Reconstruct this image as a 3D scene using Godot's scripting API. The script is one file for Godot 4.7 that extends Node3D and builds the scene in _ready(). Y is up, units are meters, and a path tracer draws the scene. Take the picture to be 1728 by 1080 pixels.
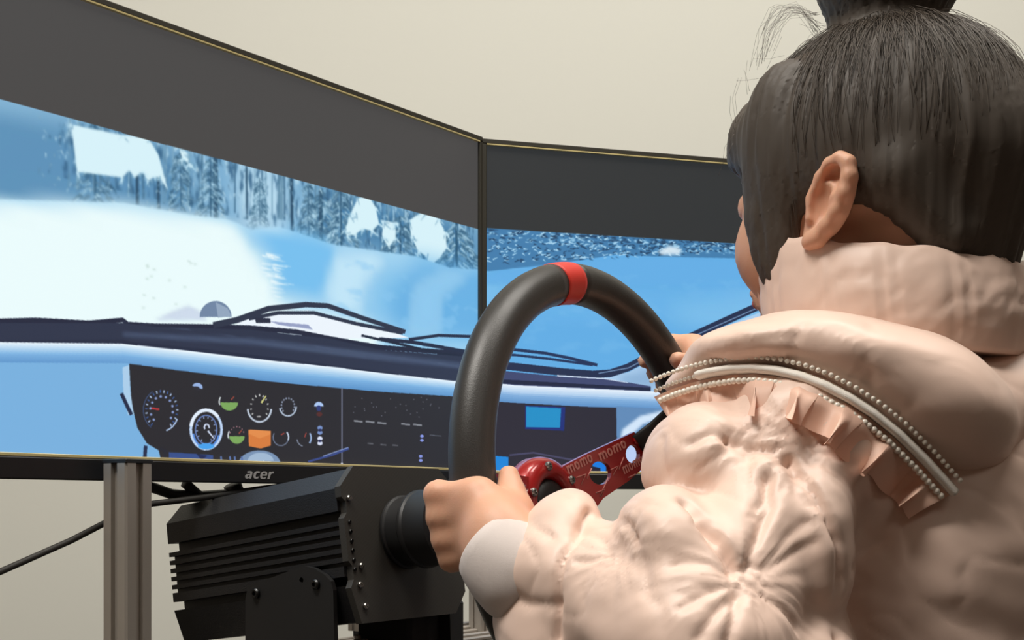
extends Node3D
# A child in a pink puffer jacket steering a driving simulator in front of two monitors.
const F := 2100.0          # focal length in pixels of the 1728 x 1080 frame
const HX := 864.0
const HY := 852.0          # the horizon's row (shifted lens)
const EYE := 0.68          # camera height above the floor

var M := {}
var rng := RandomNumberGenerator.new()
# wheel frame
var WC := Vector3(0.067, EYE + 0.0054, -0.861)
var WR: Vector3            # the driver's right in the wheel plane
var WU: Vector3            # up in the wheel plane
var WN: Vector3            # towards the driver
const RIM_R := 0.15
const RIM_T := 0.0142
# left monitor frame, right monitor frame (origin at the lower screen corner by the joint)

func _ready() -> void:
	rng.seed = 7
	setup_view()
	make_materials()
	room()
	monitors()
	cockpit()
	motor()
	wheel()
	person()

func setup_view() -> void:
	var cam := Camera3D.new()
	cam.name = "camera"
	cam.projection = Camera3D.PROJECTION_FRUSTUM
	cam.near = 0.05
	cam.far = 50.0
	cam.size = 0.05 * 1080.0 / F
	cam.frustum_offset = Vector2(0, 0.05 * (HY - 540.0) / F)
	cam.position = Vector3(0, EYE, 0)
	add_child(cam)
	cam.current = true
	var we := WorldEnvironment.new()
	we.name = "environment"
	var e := Environment.new()
	e.background_mode = Environment.BG_COLOR
	e.background_color = Color(0.55, 0.55, 0.53)
	e.tonemap_mode = Environment.TONE_MAPPER_LINEAR
	e.tonemap_exposure = 1.0
	e.sdfgi_enabled = true
	e.ssao_enabled = true
	e.ssil_enabled = true
	we.environment = e
	add_child(we)
	# ceiling panels: a glowing diffuser and an area light just below it
	ceiling_panel(Vector3(-0.75, 2.66, -0.15), Vector2(1.0, 0.6), 4.7, "white ceiling light panel nearest the left wall")
	ceiling_panel(Vector3(0.6, 2.66, -0.9), Vector2(1.2, 0.6), 2.8, "white ceiling light panel above the monitors")
	ceiling_panel(Vector3(1.3, 2.66, 1.5), Vector2(1.2, 0.6), 0.5, "white ceiling light panel nearest the rear right corner")

# ------------------------------------------------------------------ helpers
func P(px: float, py: float, depth: float) -> Vector3:      # a pixel at a distance, in the world
	return Vector3((px - HX) * depth / F, EYE + (HY - py) * depth / F, -depth)

func on_plane(px: float, py: float, at: Vector3, n: Vector3) -> Vector3:
	var o := Vector3(0, EYE, 0)
	var d := P(px, py, 1.0) - o
	return o + d * ((at - o).dot(n) / d.dot(n))

func mat(c: Color, rough := 0.6, metal := 0.0) -> StandardMaterial3D:
	var m := StandardMaterial3D.new()
	m.albedo_color = c
	m.roughness = rough
	m.metallic = metal
	return m

func rgb8(r: int, g: int, b: int) -> Color:
	return Color(r / 255.0, g / 255.0, b / 255.0)

func noise_map(freq: float, size := 256, as_normal := false, bump := 4.0, sd := 1, kind := FastNoiseLite.TYPE_SIMPLEX_SMOOTH) -> Texture2D:
	var n := FastNoiseLite.new()
	n.noise_type = kind
	n.seed = sd
	n.frequency = freq
	n.fractal_octaves = 4
	var im := n.get_seamless_image(size, size)
	if as_normal:
		im.convert(Image.FORMAT_RGBA8)
		im.bump_map_to_normal_map(bump)
	return ImageTexture.create_from_image(im)

func new_st() -> SurfaceTool:
	var st := SurfaceTool.new()
	st.begin(Mesh.PRIMITIVE_TRIANGLES)
	st.set_smooth_group(-1)
	return st

func tri(st: SurfaceTool, a: Vector3, b: Vector3, c: Vector3) -> void:   # counter-clockwise from outside; written clockwise
	st.add_vertex(a); st.add_vertex(c); st.add_vertex(b)

func quad(st: SurfaceTool, a: Vector3, b: Vector3, c: Vector3, d: Vector3) -> void:
	tri(st, a, b, c); tri(st, a, c, d)

func obj(called: String, st: SurfaceTool, m: Material, parent: Node = null, smooth_normals := true) -> MeshInstance3D:
	if smooth_normals:
		st.generate_normals()
	var o := MeshInstance3D.new()
	o.name = called
	o.mesh = st.commit()
	o.material_override = m
	(parent if parent else self).add_child(o, true)
	return o

func obj_mesh(called: String, mesh: Mesh, m: Material, parent: Node = null) -> MeshInstance3D:
	var o := MeshInstance3D.new()
	o.name = called
	o.mesh = mesh
	o.material_override = m
	(parent if parent else self).add_child(o, true)
	return o

func tag(o: Node, label: String, category: String, group := "") -> Node:
	o.set_meta("label", label)
	o.set_meta("category", category)
	if group:
		o.set_meta("group", group)
	return o

func thing(called: String, label: String, category: String, at := Vector3.ZERO, group := "") -> Node3D:
	var o := Node3D.new()
	o.name = called
	o.position = at
	add_child(o, true)
	tag(o, label, category, group)
	return o

func struct(called: String, st: SurfaceTool, m: Material) -> MeshInstance3D:
	var o := obj(called, st, m)
	o.set_meta("kind", "structure")
	return o

# a box with chamfered edges: centre, full size, axes
func box(st: SurfaceTool, c: Vector3, s: Vector3, b := Basis(), ch := 0.0) -> void:
	var h := s / 2.0
	var k := minf(ch, minf(h.x, minf(h.y, h.z)) * 0.9)
	st.set_smooth_group(-1)
	if k <= 0.0:
		var v := []
		for i in 8:
			v.append(c + b * Vector3(h.x * (1 if i & 1 else -1), h.y * (1 if i & 2 else -1), h.z * (1 if i & 4 else -1)))
		for q in [[1, 3, 7, 5], [0, 4, 6, 2], [2, 6, 7, 3], [0, 1, 5, 4], [4, 5, 7, 6], [0, 2, 3, 1]]:
			quad(st, v[q[0]], v[q[1]], v[q[2]], v[q[3]])
		return
	# corner points: for each corner three vertices
	var f := func(sx: int, sy: int, sz: int, axis: int) -> Vector3:
		var p := Vector3(h.x - k, h.y - k, h.z - k)
		p[axis] += k
		return c + b * Vector3(p.x * sx, p.y * sy, p.z * sz)
	for axis in 3:
		var u := (axis + 1) % 3
		var w := (axis + 2) % 3
		for s1 in [-1, 1]:
			var sg := [0, 0, 0]
			sg[axis] = s1
			var pts := []
			for uv in [[-1, -1], [1, -1], [1, 1], [-1, 1]]:
				sg[u] = uv[0]; sg[w] = uv[1]
				pts.append(f.call(sg[0], sg[1], sg[2], axis))
			if s1 > 0: quad(st, pts[0], pts[1], pts[2], pts[3])
			else: quad(st, pts[3], pts[2], pts[1], pts[0])
		# edge chamfers between faces u and w, running along axis
		for su in [-1, 1]:
			for sw in [-1, 1]:
				var g := [0, 0, 0]
				g[u] = su; g[w] = sw
				g[axis] = -1
				var a: Vector3 = f.call(g[0], g[1], g[2], u)
				var a2: Vector3 = f.call(g[0], g[1], g[2], w)
				g[axis] = 1
				var d: Vector3 = f.call(g[0], g[1], g[2], u)
				var d2: Vector3 = f.call(g[0], g[1], g[2], w)
				if su * sw > 0: quad(st, a, a2, d2, d)
				else: quad(st, a, d, d2, a2)
	for sx in [-1, 1]:
		for sy in [-1, 1]:
			for sz in [-1, 1]:
				var a: Vector3 = f.call(sx, sy, sz, 0)
				var e: Vector3 = f.call(sx, sy, sz, 1)
				var g: Vector3 = f.call(sx, sy, sz, 2)
				if sx * sy * sz > 0: tri(st, a, e, g)
				else: tri(st, a, g, e)

# a surface swept along points; radii per point; ends closed
func tube(st: SurfaceTool, pts: Array, radii: Array, sides := 12, closed := false, flat := 1.0, up := Vector3.UP) -> void:
	st.set_smooth_group(0)
	var n := pts.size()
	var rings := []
	var nrm := Vector3.ZERO
	for i in n:
		var t: Vector3
		if closed: t = pts[(i + 1) % n] - pts[(i + n - 1) % n]
		else: t = pts[mini(i + 1, n - 1)] - pts[maxi(i - 1, 0)]
		t = t.normalized()
		if i == 0:
			nrm = t.cross(up if absf(t.dot(up)) < 0.95 else Vector3.RIGHT).normalized()
		else:
			nrm = (nrm - t * nrm.dot(t)).normalized()
		var bi := t.cross(nrm)
		var r: float = radii[mini(i, radii.size() - 1)]
		var ring := []
		for k in sides:
			var a := TAU * k / sides
			ring.append(pts[i] + (nrm * cos(a) + bi * sin(a) * flat) * r)
		rings.append(ring)
	for i in (n if closed else n - 1):
		var r0: Array = rings[i]
		var r1: Array = rings[(i + 1) % n]
		for k in sides:
			var k2 := (k + 1) % sides
			quad(st, r0[k], r0[k2], r1[k2], r1[k])
	if not closed:
		for k in sides:
			var k2 := (k + 1) % sides
			tri(st, pts[0], rings[0][k2], rings[0][k])
			tri(st, pts[n - 1], rings[n - 1][k], rings[n - 1][k2])

# a lathed profile [radius, height] about an axis; smooth only where asked
func lathe(st: SurfaceTool, prof: Array, o: Vector3, axis: Vector3, sides := 40, smooth := false) -> void:
	var ax := axis.normalized()
	var e1 := ax.cross(Vector3.UP if absf(ax.y) < 0.9 else Vector3.RIGHT).normalized()
	var e2 := ax.cross(e1)
	for i in prof.size() - 1:
		st.set_smooth_group(1 if smooth else i + 2)
		for k in sides:
			var a0 := TAU * k / sides
			var a1 := TAU * (k + 1) / sides
			var d0 := e1 * cos(a0) + e2 * sin(a0)
			var d1 := e1 * cos(a1) + e2 * sin(a1)
			var p00: Vector3 = o + ax * prof[i][1] + d0 * prof[i][0]
			var p01: Vector3 = o + ax * prof[i][1] + d1 * prof[i][0]
			var p10: Vector3 = o + ax * prof[i + 1][1] + d0 * prof[i + 1][0]
			var p11: Vector3 = o + ax * prof[i + 1][1] + d1 * prof[i + 1][0]
			if prof[i][0] < 1e-6: tri(st, p00, p11, p10)
			elif prof[i + 1][0] < 1e-6: tri(st, p00, p01, p10)
			else: quad(st, p00, p01, p11, p10)

# a polygon (2D, any winding) in the plane o + x*ex + y*ey, pushed out by ez
func prism(st: SurfaceTool, poly: Array, o: Vector3, ex: Vector3, ey: Vector3, ez: Vector3, smooth_sides := false) -> void:
	var pg := PackedVector2Array(poly)
	if Geometry2D.is_polygon_clockwise(pg): pg.reverse()
	# is_polygon_clockwise is for y down: make it counter-clockwise for y up
	var area := 0.0
	for i in pg.size():
		area += pg[i].cross(pg[(i + 1) % pg.size()])
	if area < 0: pg.reverse()
	var flip := ex.cross(ey).dot(ez) < 0
	var idx := Geometry2D.triangulate_polygon(pg)
	var at := func(p: Vector2, z: float) -> Vector3: return o + ex * p.x + ey * p.y + ez * z
	st.set_smooth_group(-1)
	for i in range(0, idx.size(), 3):
		var a := pg[idx[i]]; var b := pg[idx[i + 1]]; var c := pg[idx[i + 2]]
		if (b - a).cross(c - a) < 0:
			var t := b; b = c; c = t
		if flip:
			tri(st, at.call(a, 1), at.call(c, 1), at.call(b, 1)); tri(st, at.call(a, 0), at.call(b, 0), at.call(c, 0))
		else:
			tri(st, at.call(a, 1), at.call(b, 1), at.call(c, 1)); tri(st, at.call(a, 0), at.call(c, 0), at.call(b, 0))
	st.set_smooth_group(9 if smooth_sides else -1)
	for i in pg.size():
		var a := pg[i]; var b := pg[(i + 1) % pg.size()]
		if flip: quad(st, at.call(b, 0), at.call(a, 0), at.call(a, 1), at.call(b, 1))
		else: quad(st, at.call(a, 0), at.call(b, 0), at.call(b, 1), at.call(a, 1))

func circle2(c: Vector2, r: float, n := 24, sx := 1.0) -> Array:
	var a := []
	for i in n: a.append(c + Vector2(cos(TAU * i / n) * sx, sin(TAU * i / n)) * r)
	return a

# lettering as a thin solid: text, height of a line in metres, thickness, italic shear
func text_solid(t: String, size: float, depth: float, shear := 0.0, bold := true) -> ArrayMesh:
	var tm := TextMesh.new()
	var f := SystemFont.new()
	f.font_names = PackedStringArray(["Droid Sans"])
	if bold: f.font_weight = 700
	tm.font = f
	tm.text = t
	tm.font_size = 64
	tm.pixel_size = size / 64.0
	tm.depth = depth
	tm.curve_step = 2.0
	var arr := tm.get_mesh_arrays()
	var v: PackedVector3Array = arr[Mesh.ARRAY_VERTEX]
	for i in v.size():
		v[i].x += v[i].y * shear
	arr[Mesh.ARRAY_VERTEX] = v
	var am := ArrayMesh.new()
	am.add_surface_from_arrays(Mesh.PRIMITIVE_TRIANGLES, arr)
	return am

func ceiling_panel(at: Vector3, size: Vector2, energy: float, label: String) -> void:
	var t := thing("ceiling_light", label, "ceiling light", at)
	var st := new_st()
	var fr := 0.03
	for s in [[0, -1], [0, 1], [-1, 0], [1, 0]]:
		if s[0] == 0: box(st, Vector3(0, 0.015, s[1] * (size.y + fr) / 2), Vector3(size.x + 2 * fr, 0.05, fr), Basis(), 0.003)
		else: box(st, Vector3(s[0] * (size.x + fr) / 2, 0.015, 0), Vector3(fr, 0.05, size.y), Basis(), 0.003)
	obj("frame", st, mat(Color(0.9, 0.9, 0.9), 0.4), t)
	st = new_st()
	box(st, Vector3(0, 0.02, 0), Vector3(size.x, 0.02, size.y))
	var dm := mat(Color(0.95, 0.95, 0.93), 0.5)
	dm.emission_enabled = true
	dm.emission = Color(1.0, 0.97, 0.9)
	dm.emission_energy_multiplier = 1.0
	obj("diffuser", st, dm, t)
	var l := AreaLight3D.new()
	l.name = "panel_glow"
	l.area_size = size
	l.light_energy = energy
	l.light_color = Color(1.0, 0.98, 0.95)
	l.area_range = 12.0
	l.area_attenuation = 2.0
	l.shadow_enabled = true
	l.position = Vector3(0, -0.014, 0)
	l.rotation = Vector3(-PI / 2, 0, 0)
	t.add_child(l, true)

# ------------------------------------------------------------------ materials and room
func make_materials() -> void:
	var th := deg_to_rad(53.4)
	var al := deg_to_rad(8.15)
	var d := Vector3(-sin(th), 0, -cos(th))
	WR = Vector3(cos(th), 0, -sin(th))
	WU = Vector3.UP * cos(al) + d * sin(al)
	WN = -d * cos(al) + Vector3.UP * sin(al)
	var wall := mat(rgb8(236, 236, 226), 0.9)
	wall.normal_enabled = true
	wall.normal_texture = noise_map(0.08, 256, true, 2.0)
	wall.normal_scale = 0.03
	wall.uv1_triplanar = true
	wall.uv1_world_triplanar = true
	wall.uv1_scale = Vector3(4, 4, 4)
	M.wall = wall
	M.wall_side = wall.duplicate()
	M.wall_side.albedo_color = rgb8(170, 160, 148)  # unseen side wall toned down to lessen bounce light
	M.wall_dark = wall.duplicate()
	M.wall_dark.albedo_color = rgb8(120, 104, 92)  # unseen walls kept dark to hold back fill light
	M.floor = mat(rgb8(96, 88, 80), 0.5)  # unseen floor darkened to cut light bounced from below
	M.floor.albedo_texture = noise_map(0.03, 256)
	M.floor.uv1_triplanar = true
	M.ceiling = mat(rgb8(232, 230, 224), 0.9)
	M.black = mat(rgb8(30, 30, 31), 0.5)
	M.black_matte = mat(rgb8(34, 33, 33), 0.75)
	M.bezel = mat(rgb8(60, 58, 50), 0.45)
	M.bezel_dark = mat(rgb8(28, 28, 30), 0.4)
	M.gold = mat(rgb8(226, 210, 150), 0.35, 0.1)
	M.steel = mat(rgb8(190, 188, 184), 0.25, 1.0)
	M.bolt = mat(rgb8(70, 70, 70), 0.35, 1.0)
	M.alu = mat(rgb8(176, 168, 158), 0.42, 0.35)
	M.red = mat(rgb8(176, 24, 26), 0.3, 0.15)
	M.red.clearcoat_enabled = true
	M.red.clearcoat = 0.8
	M.red.clearcoat_roughness = 0.12

func room() -> void:
	var t := 0.1
	var x0 := -2.4; var x1 := 2.4; var z0 := -2.1; var z1 := 2.6; var h := 2.7
	var st := new_st(); box(st, Vector3((x0 + x1) / 2, h / 2, z0 - t / 2), Vector3(x1 - x0 + 2 * t, h, t)); struct("wall_back", st, M.wall)
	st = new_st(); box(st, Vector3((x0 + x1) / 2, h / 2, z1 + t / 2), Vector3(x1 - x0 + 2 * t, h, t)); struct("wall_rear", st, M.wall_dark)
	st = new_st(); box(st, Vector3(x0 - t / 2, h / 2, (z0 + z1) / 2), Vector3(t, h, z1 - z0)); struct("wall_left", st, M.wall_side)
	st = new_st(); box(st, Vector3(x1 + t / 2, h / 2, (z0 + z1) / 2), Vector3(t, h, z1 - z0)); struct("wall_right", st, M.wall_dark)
	st = new_st(); box(st, Vector3((x0 + x1) / 2, -t / 2, (z0 + z1) / 2), Vector3(x1 - x0 + 2 * t, t, z1 - z0 + 2 * t)); struct("floor", st, M.floor)
	st = new_st(); box(st, Vector3((x0 + x1) / 2, h + t / 2, (z0 + z1) / 2), Vector3(x1 - x0 + 2 * t, t, z1 - z0 + 2 * t)); struct("ceiling", st, M.ceiling)
	st = new_st(); box(st, Vector3(0, 0.05, z0 + 0.008), Vector3(x1 - x0, 0.1, 0.016), Basis(), 0.004); struct("baseboard_back", st, mat(rgb8(200, 196, 186), 0.5))

# ------------------------------------------------------------------ monitors
const SH := 0.352        # height from the bright lower strip to the top edge
const SW := 0.610
var ML := {"o": Vector3(-0.0325, EYE + 0.035, -1.3106), "ex": Vector3(0.6187, 0, -0.7857), "n": Vector3(0.7857, 0, 0.6187), "left": true}
var MR := {"o": Vector3(-0.0322, EYE + 0.0335, -1.3108), "ex": Vector3(0.9627, 0, -0.2705), "n": Vector3(0.2705, 0, 0.9627), "left": false}

func monitors() -> void:
	monitor(ML, "wide black monitor on the left showing round gauges and a snowy forest road")
	monitor(MR, "black monitor on the right behind the wheel showing blue snow and a windscreen corner")
	monitor_mount()

func monitor(f: Dictionary, label: String) -> void:
	var t := thing("monitor", label, "monitor", f.o, "simulator monitors side by side")
	t.basis = Basis(f.ex, Vector3.UP, f.n)
	var x0 := -SW if f.left else 0.0
	var x1 := x0 + SW
	var low := 0.0165
	# housing behind the panel, narrowing to the back
	var st := new_st()
	var cx := (x0 + x1) / 2
	var prof := [[0.0, 0.0], [0.012, 0.002], [0.03, 0.05], [0.045, 0.09]]
	for i in 3:
		var a: Array = prof[i]; var b: Array = prof[i + 1]
		var ra := Rect2(x0 + a[1], -low + a[1], SW - 2 * a[1], SH + low - 2 * a[1])
		var rb := Rect2(x0 + b[1], -low + b[1], SW - 2 * b[1], SH + low - 2 * b[1])
		var pa := [Vector3(ra.position.x, ra.position.y, -0.003 - a[0]), Vector3(ra.end.x, ra.position.y, -0.003 - a[0]), Vector3(ra.end.x, ra.end.y, -0.003 - a[0]), Vector3(ra.position.x, ra.end.y, -0.003 - a[0])]
		var pb := [Vector3(rb.position.x, rb.position.y, -0.003 - b[0]), Vector3(rb.end.x, rb.position.y, -0.003 - b[0]), Vector3(rb.end.x, rb.end.y, -0.003 - b[0]), Vector3(rb.position.x, rb.end.y, -0.003 - b[0])]
		if i == 0: quad(st, pa[0], pa[1], pa[2], pa[3])
		for k in 4: quad(st, pa[(k + 1) % 4], pa[k], pb[k], pb[(k + 1) % 4])
		if i == 2: quad(st, pb[3], pb[2], pb[1], pb[0])
	obj("housing", st, M.black_matte, t)
	# slim frame on three sides
	var fw := 0.0052
	st = new_st()
	box(st, Vector3(cx, SH - fw / 2, -0.0025), Vector3(SW, fw, 0.011), Basis(), 0.0008)
	box(st, Vector3(x0 + fw / 2, SH / 2 - fw / 2, -0.0025), Vector3(fw, SH - fw, 0.011), Basis(), 0.0008)
	box(st, Vector3(x1 - fw / 2, SH / 2 - fw / 2, -0.0025), Vector3(fw, SH - fw, 0.011), Basis(), 0.0008)
	obj("frame", st, M.bezel, t)
	# top line is light caught in the frame gap, put in as colour
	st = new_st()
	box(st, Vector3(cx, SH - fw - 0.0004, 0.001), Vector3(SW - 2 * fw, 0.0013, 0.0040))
	obj("top_glint_line", st, M.gold, t).set_meta("label", "thin pale line standing in for light caught under the top frame")
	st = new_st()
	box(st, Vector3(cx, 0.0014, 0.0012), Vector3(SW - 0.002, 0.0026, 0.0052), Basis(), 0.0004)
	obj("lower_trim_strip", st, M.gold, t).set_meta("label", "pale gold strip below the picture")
	st = new_st()
	box(st, Vector3(cx, -low / 2, 0.0), Vector3(SW, low, 0.009), Basis(), 0.001)
	obj("lower_bezel", st, M.bezel_dark, t)
	var logo := text_solid("acer", 0.0115, 0.0006, 0.28)
	var lm := mat(rgb8(200, 200, 200), 0.35, 0.3)
	var lo := obj_mesh("logo", logo, lm, t)
	lo.position = Vector3(cx + 0.001, -low / 2 - 0.0004, 0.0047)
	lo.scale = Vector3(1.28, 1.0, 1.0)
	lo.set_meta("label", "silver slanted maker's lettering")
	# the lit panel
	var sx0 := x0 + fw + 0.002
	var sx1 := x1 - fw - 0.002
	var sy0 := 0.0028
	var sy1 := SH - fw - 0.0012
	f.rect = Rect2(sx0, sy0, sx1 - sx0, sy1 - sy0)
	st = new_st()
	var c := [Vector2(sx0 - 0.0018, sy0), Vector2(sx1 + 0.0018, sy0), Vector2(sx1 + 0.0018, sy1), Vector2(sx0 - 0.0018, sy1)]
	st.set_smooth_group(-1)
	for k in [0, 2, 1, 0, 3, 2]:
		st.set_uv(Vector2((c[k].x - sx0) / (sx1 - sx0), 1.0 - (c[k].y - sy0) / (sy1 - sy0)))
		st.add_vertex(Vector3(c[k].x, c[k].y, 0.0))
	for k in 4:
		var a: Vector2 = c[k]; var b: Vector2 = c[(k + 1) % 4]
		st.set_uv(Vector2.ZERO)
		quad(st, Vector3(b.x, b.y, 0), Vector3(a.x, a.y, 0), Vector3(a.x, a.y, -0.003), Vector3(b.x, b.y, -0.003))
	var m := mat(Color(0.1, 0.1, 0.1), 0.38)
	m.emission_enabled = true
	m.emission = Color.BLACK
	m.emission_texture = ImageTexture.create_from_image(paint_left(f) if f.left else paint_right(f))
	m.emission_energy_multiplier = 1.0
	m.texture_repeat = false
	obj("screen", st, m, t).set_meta("label", "lit screen with a driving game picture")
	var l := AreaLight3D.new()
	l.name = "screen_glow"
	l.area_size = Vector2(f.rect.size.x, f.rect.size.y * 0.7)
	l.position = Vector3(f.rect.get_center().x, sy0 + f.rect.size.y * 0.35, 0.012)
	l.rotation = Vector3(0, PI, 0)
	l.light_color = Color(0.6, 0.8, 1.0)
	l.light_energy = 0.012
	l.area_range = 6.0
	l.area_attenuation = 2.0
	l.shadow_enabled = true
	t.add_child(l, true)

func monitor_mount() -> void:
	var n: Vector3 = ML.n
	var back: Vector3 = ML.o - n * 0.03
	var at := func(x: float, y: float) -> Vector3: return on_plane(x, y, back, n)
	var t := thing("monitor_stand", "black stand bars slanting under the left monitor's lower edge, above the motor", "stand")
	var st := new_st()
	tube(st, [at.call(220, 812), at.call(262, 824), at.call(290, 834), at.call(330, 838), at.call(400, 833), at.call(470, 828), at.call(640, 820)], [0.0045], 8)
	obj("support_bar", st, M.black, t)
	st = new_st()
	tube(st, [at.call(312, 815), at.call(338, 838)], [0.0045], 8)
	obj("strut", st, M.black, t)
	st = new_st()
	tube(st, [at.call(392, 818), at.call(398, 834)], [0.008], 8)
	obj("strut", st, M.black, t)
	# column behind the motor that carries both monitors down to the floor
	var p: Vector3 = on_plane(640, 830, back - n * 0.02, n)
	st = new_st()
	box(st, Vector3(p.x, p.y / 2 + 0.06, p.z), Vector3(0.05, p.y + 0.12, 0.03), Basis(ML.ex, Vector3.UP, n), 0.003)
	obj("column", st, M.black_matte, t)
	st = new_st()
	box(st, Vector3(p.x, 0.012, p.z), Vector3(0.4, 0.024, 0.3), Basis(ML.ex, Vector3.UP, n), 0.005)
	obj("foot_plate", st, M.black_matte, t)
	var cb := new_st()
	var near := func(x: float, y: float, d: float) -> Vector3: return on_plane(x, y, ML.o - n * d, n)
	tube(cb, [near.call(-330, 1120, -0.05), near.call(-200, 1040, -0.02), near.call(0, 965, 0.0), near.call(120, 912, 0.0), near.call(205, 868, 0.0), near.call(257, 850, 0.0), near.call(300, 845, 0.0), near.call(360, 837, 0.0), near.call(430, 826, 0.005), near.call(520, 815, 0.02)], [0.0026], 8)
	tag(obj("cable", cb, mat(rgb8(40, 37, 32), 0.6)), "thick dark cable running under the left monitor's lower edge", "cable")

# ------------------------------------------------------------------ painting the pictures on the screens
var pim: Image
var pf: Dictionary
const TW := 2048
const TH := 1152      # divides by 64, for softening

func tx(px: float, py: float) -> Vector2:     # where a point of the picture lies on the screen, in texels
	var w := on_plane(px, py, pf.o, pf.n)
	var d: Vector3 = w - pf.o
	var r: Rect2 = pf.rect
	return Vector2((d.dot(pf.ex) - r.position.x) / r.size.x * pim.get_width(), (1.0 - (d.y - r.position.y) / r.size.y) * pim.get_height())

func fill_poly(p: Array, c: Color) -> void:   # p in texels
	var y0 := 1e9; var y1 := -1e9
	for v in p:
		y0 = minf(y0, v.y); y1 = maxf(y1, v.y)
	var n := p.size()
	for y in range(maxi(0, int(floor(y0))), mini(pim.get_height() - 1, int(ceil(y1))) + 1):
		var yy := y + 0.5
		var xs := []
		for i in n:
			var a: Vector2 = p[i]; var b: Vector2 = p[(i + 1) % n]
			if (a.y <= yy) != (b.y <= yy):
				xs.append(a.x + (yy - a.y) / (b.y - a.y) * (b.x - a.x))
		xs.sort()
		for k in range(0, xs.size() - 1, 2):
			var i0 := int(round(xs[k])); var i1 := int(round(xs[k + 1]))
			if i1 > i0: pim.fill_rect(Rect2i(i0, y, i1 - i0, 1), c)

func pg(pts: Array, c: Color) -> void:        # a polygon given in picture points [x, y, x, y, ...]
	var q := []
	for i in range(0, pts.size(), 2): q.append(tx(pts[i] if pts[i] > 60 or not pf.left else -230.0, pts[i + 1]))   # the picture runs on to the screen's far edge
	fill_poly(q, c)

func ln(pts: Array, w: float, c: Color, w2 := -1.0) -> void:   # a stroke, width in picture points
	var top := []; var bot := []
	var n := pts.size() / 2
	for i in n:
		var p := Vector2(pts[2 * i], pts[2 * i + 1])
		var a := maxi(i - 1, 0); var b := mini(i + 1, n - 1)
		var t := (Vector2(pts[2 * b], pts[2 * b + 1]) - Vector2(pts[2 * a], pts[2 * a + 1])).normalized().orthogonal()
		var ww := w if w2 < 0 else lerpf(w, w2, float(i) / (n - 1))
		top.append_array([p.x + t.x * ww / 2, p.y + t.y * ww / 2])
		bot.push_front(p.y - t.y * ww / 2); bot.push_front(p.x - t.x * ww / 2)
	pg(top + bot, c)

func arc(x: float, y: float, rx: float, ry: float, a0: float, a1: float, w: float, c: Color) -> void:   # degrees, 0 right, 90 up
	var p := []
	var n := maxi(4, int(absf(a1 - a0) / 12))
	for i in n + 1:
		var a := deg_to_rad(lerpf(a0, a1, float(i) / n))
		p.append_array([x + rx * cos(a), y - ry * sin(a)])
	ln(p, w, c)

func disc(x: float, y: float, rx: float, ry: float, c: Color, a0 := 0.0, a1 := 360.0) -> void:
	var p := []
	for i in 25:
		var a := deg_to_rad(lerpf(a0, a1, i / 24.0))
		p.append_array([x + rx * cos(a), y - ry * sin(a)])
	pg(p, c)

func soften(k: int) -> void:
	var w := pim.get_width(); var h := pim.get_height()
	var n := int(round(log(k) / log(2.0)))
	for i in n: pim.shrink_x2()
	for i in n:
		pim.resize(pim.get_width() * 2, pim.get_height() * 2, Image.INTERPOLATE_BILINEAR)
	if pim.get_width() != w or pim.get_height() != h: pim.resize(w, h, Image.INTERPOLATE_BILINEAR)

# paint what f draws on a clear layer of a colour, soften it and lay it over
func soft_layer(base: Color, k: int, f: Callable) -> void:
	var keep := pim
	pim = Image.create_empty(keep.get_width(), keep.get_height(), false, Image.FORMAT_RGBA8)
	pim.fill(Color(base.r, base.g, base.b, 0.0))
	f.call()
	soften(k)
	keep.blend_rect(pim, Rect2i(0, 0, pim.get_width(), pim.get_height()), Vector2i.ZERO)
	pim = keep

# a cloud of one colour whose density follows stretched noise, inside a box of picture points
func mottle(c: Color, fx: float, fy: float, lo: float, hi: float, amount: float, sd: int, box4: Array) -> void:
	var n := FastNoiseLite.new()
	n.seed = sd
	n.frequency = 1.0
	n.noise_type = FastNoiseLite.TYPE_SIMPLEX_SMOOTH
	n.fractal_octaves = 3
	var a := tx(box4[0], box4[1]); var b := tx(box4[2], box4[3])
	a = a.min(b); b = b.max(a)
	var s := 0.3125
	var w := maxi(2, int((b.x - a.x) * s)); var h := maxi(2, int((b.y - a.y) * s))
	var im := Image.create_empty(w, h, false, Image.FORMAT_RGBA8)
	for y in h:
		for x in w:
			var v := smoothstep(lo, hi, n.get_noise_2d(x * fx, y * fy)) * amount
			im.set_pixel(x, y, Color(c.r, c.g, c.b, v))
	im.resize(int(w / s), int(h / s), Image.INTERPOLATE_BILINEAR)
	pim.blend_rect(im, Rect2i(0, 0, im.get_width(), im.get_height()), Vector2i(a))

func c8(r: int, g: int, b: int, a := 1.0) -> Color: return Color(r / 255.0, g / 255.0, b / 255.0, a)

func tree(x: float, y0: float, y1: float, w: float, dark: Color, snow: Color, n: int, r: RandomNumberGenerator) -> void:
	ln([x, y0, x + 1, y1], maxf(1.6, w * 0.05), dark)
	for i in n * 2:
		var t := pow(r.randf(), 0.75)
		var y := lerpf(y0, y1, t)
		var s := 1.0 if r.randf() < 0.5 else -1.0
		var x0 := x + s * w * (0.05 + 0.45 * t) * r.randf()
		var l := w * r.randf_range(0.06, 0.2) + 2.0
		var q := r.randf_range(1.6, 4.0)
		var col := dark.lerp(snow, r.randf() * 0.35) if r.randf() < 0.62 else snow.lerp(dark, r.randf() * 0.4)
		ln([x0, y, x0 + s * l * 0.6, y + l * r.randf_range(0.2, 0.6), x0 + s * l, y + l * r.randf_range(0.6, 1.1)], q, col, 0.8)

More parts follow.
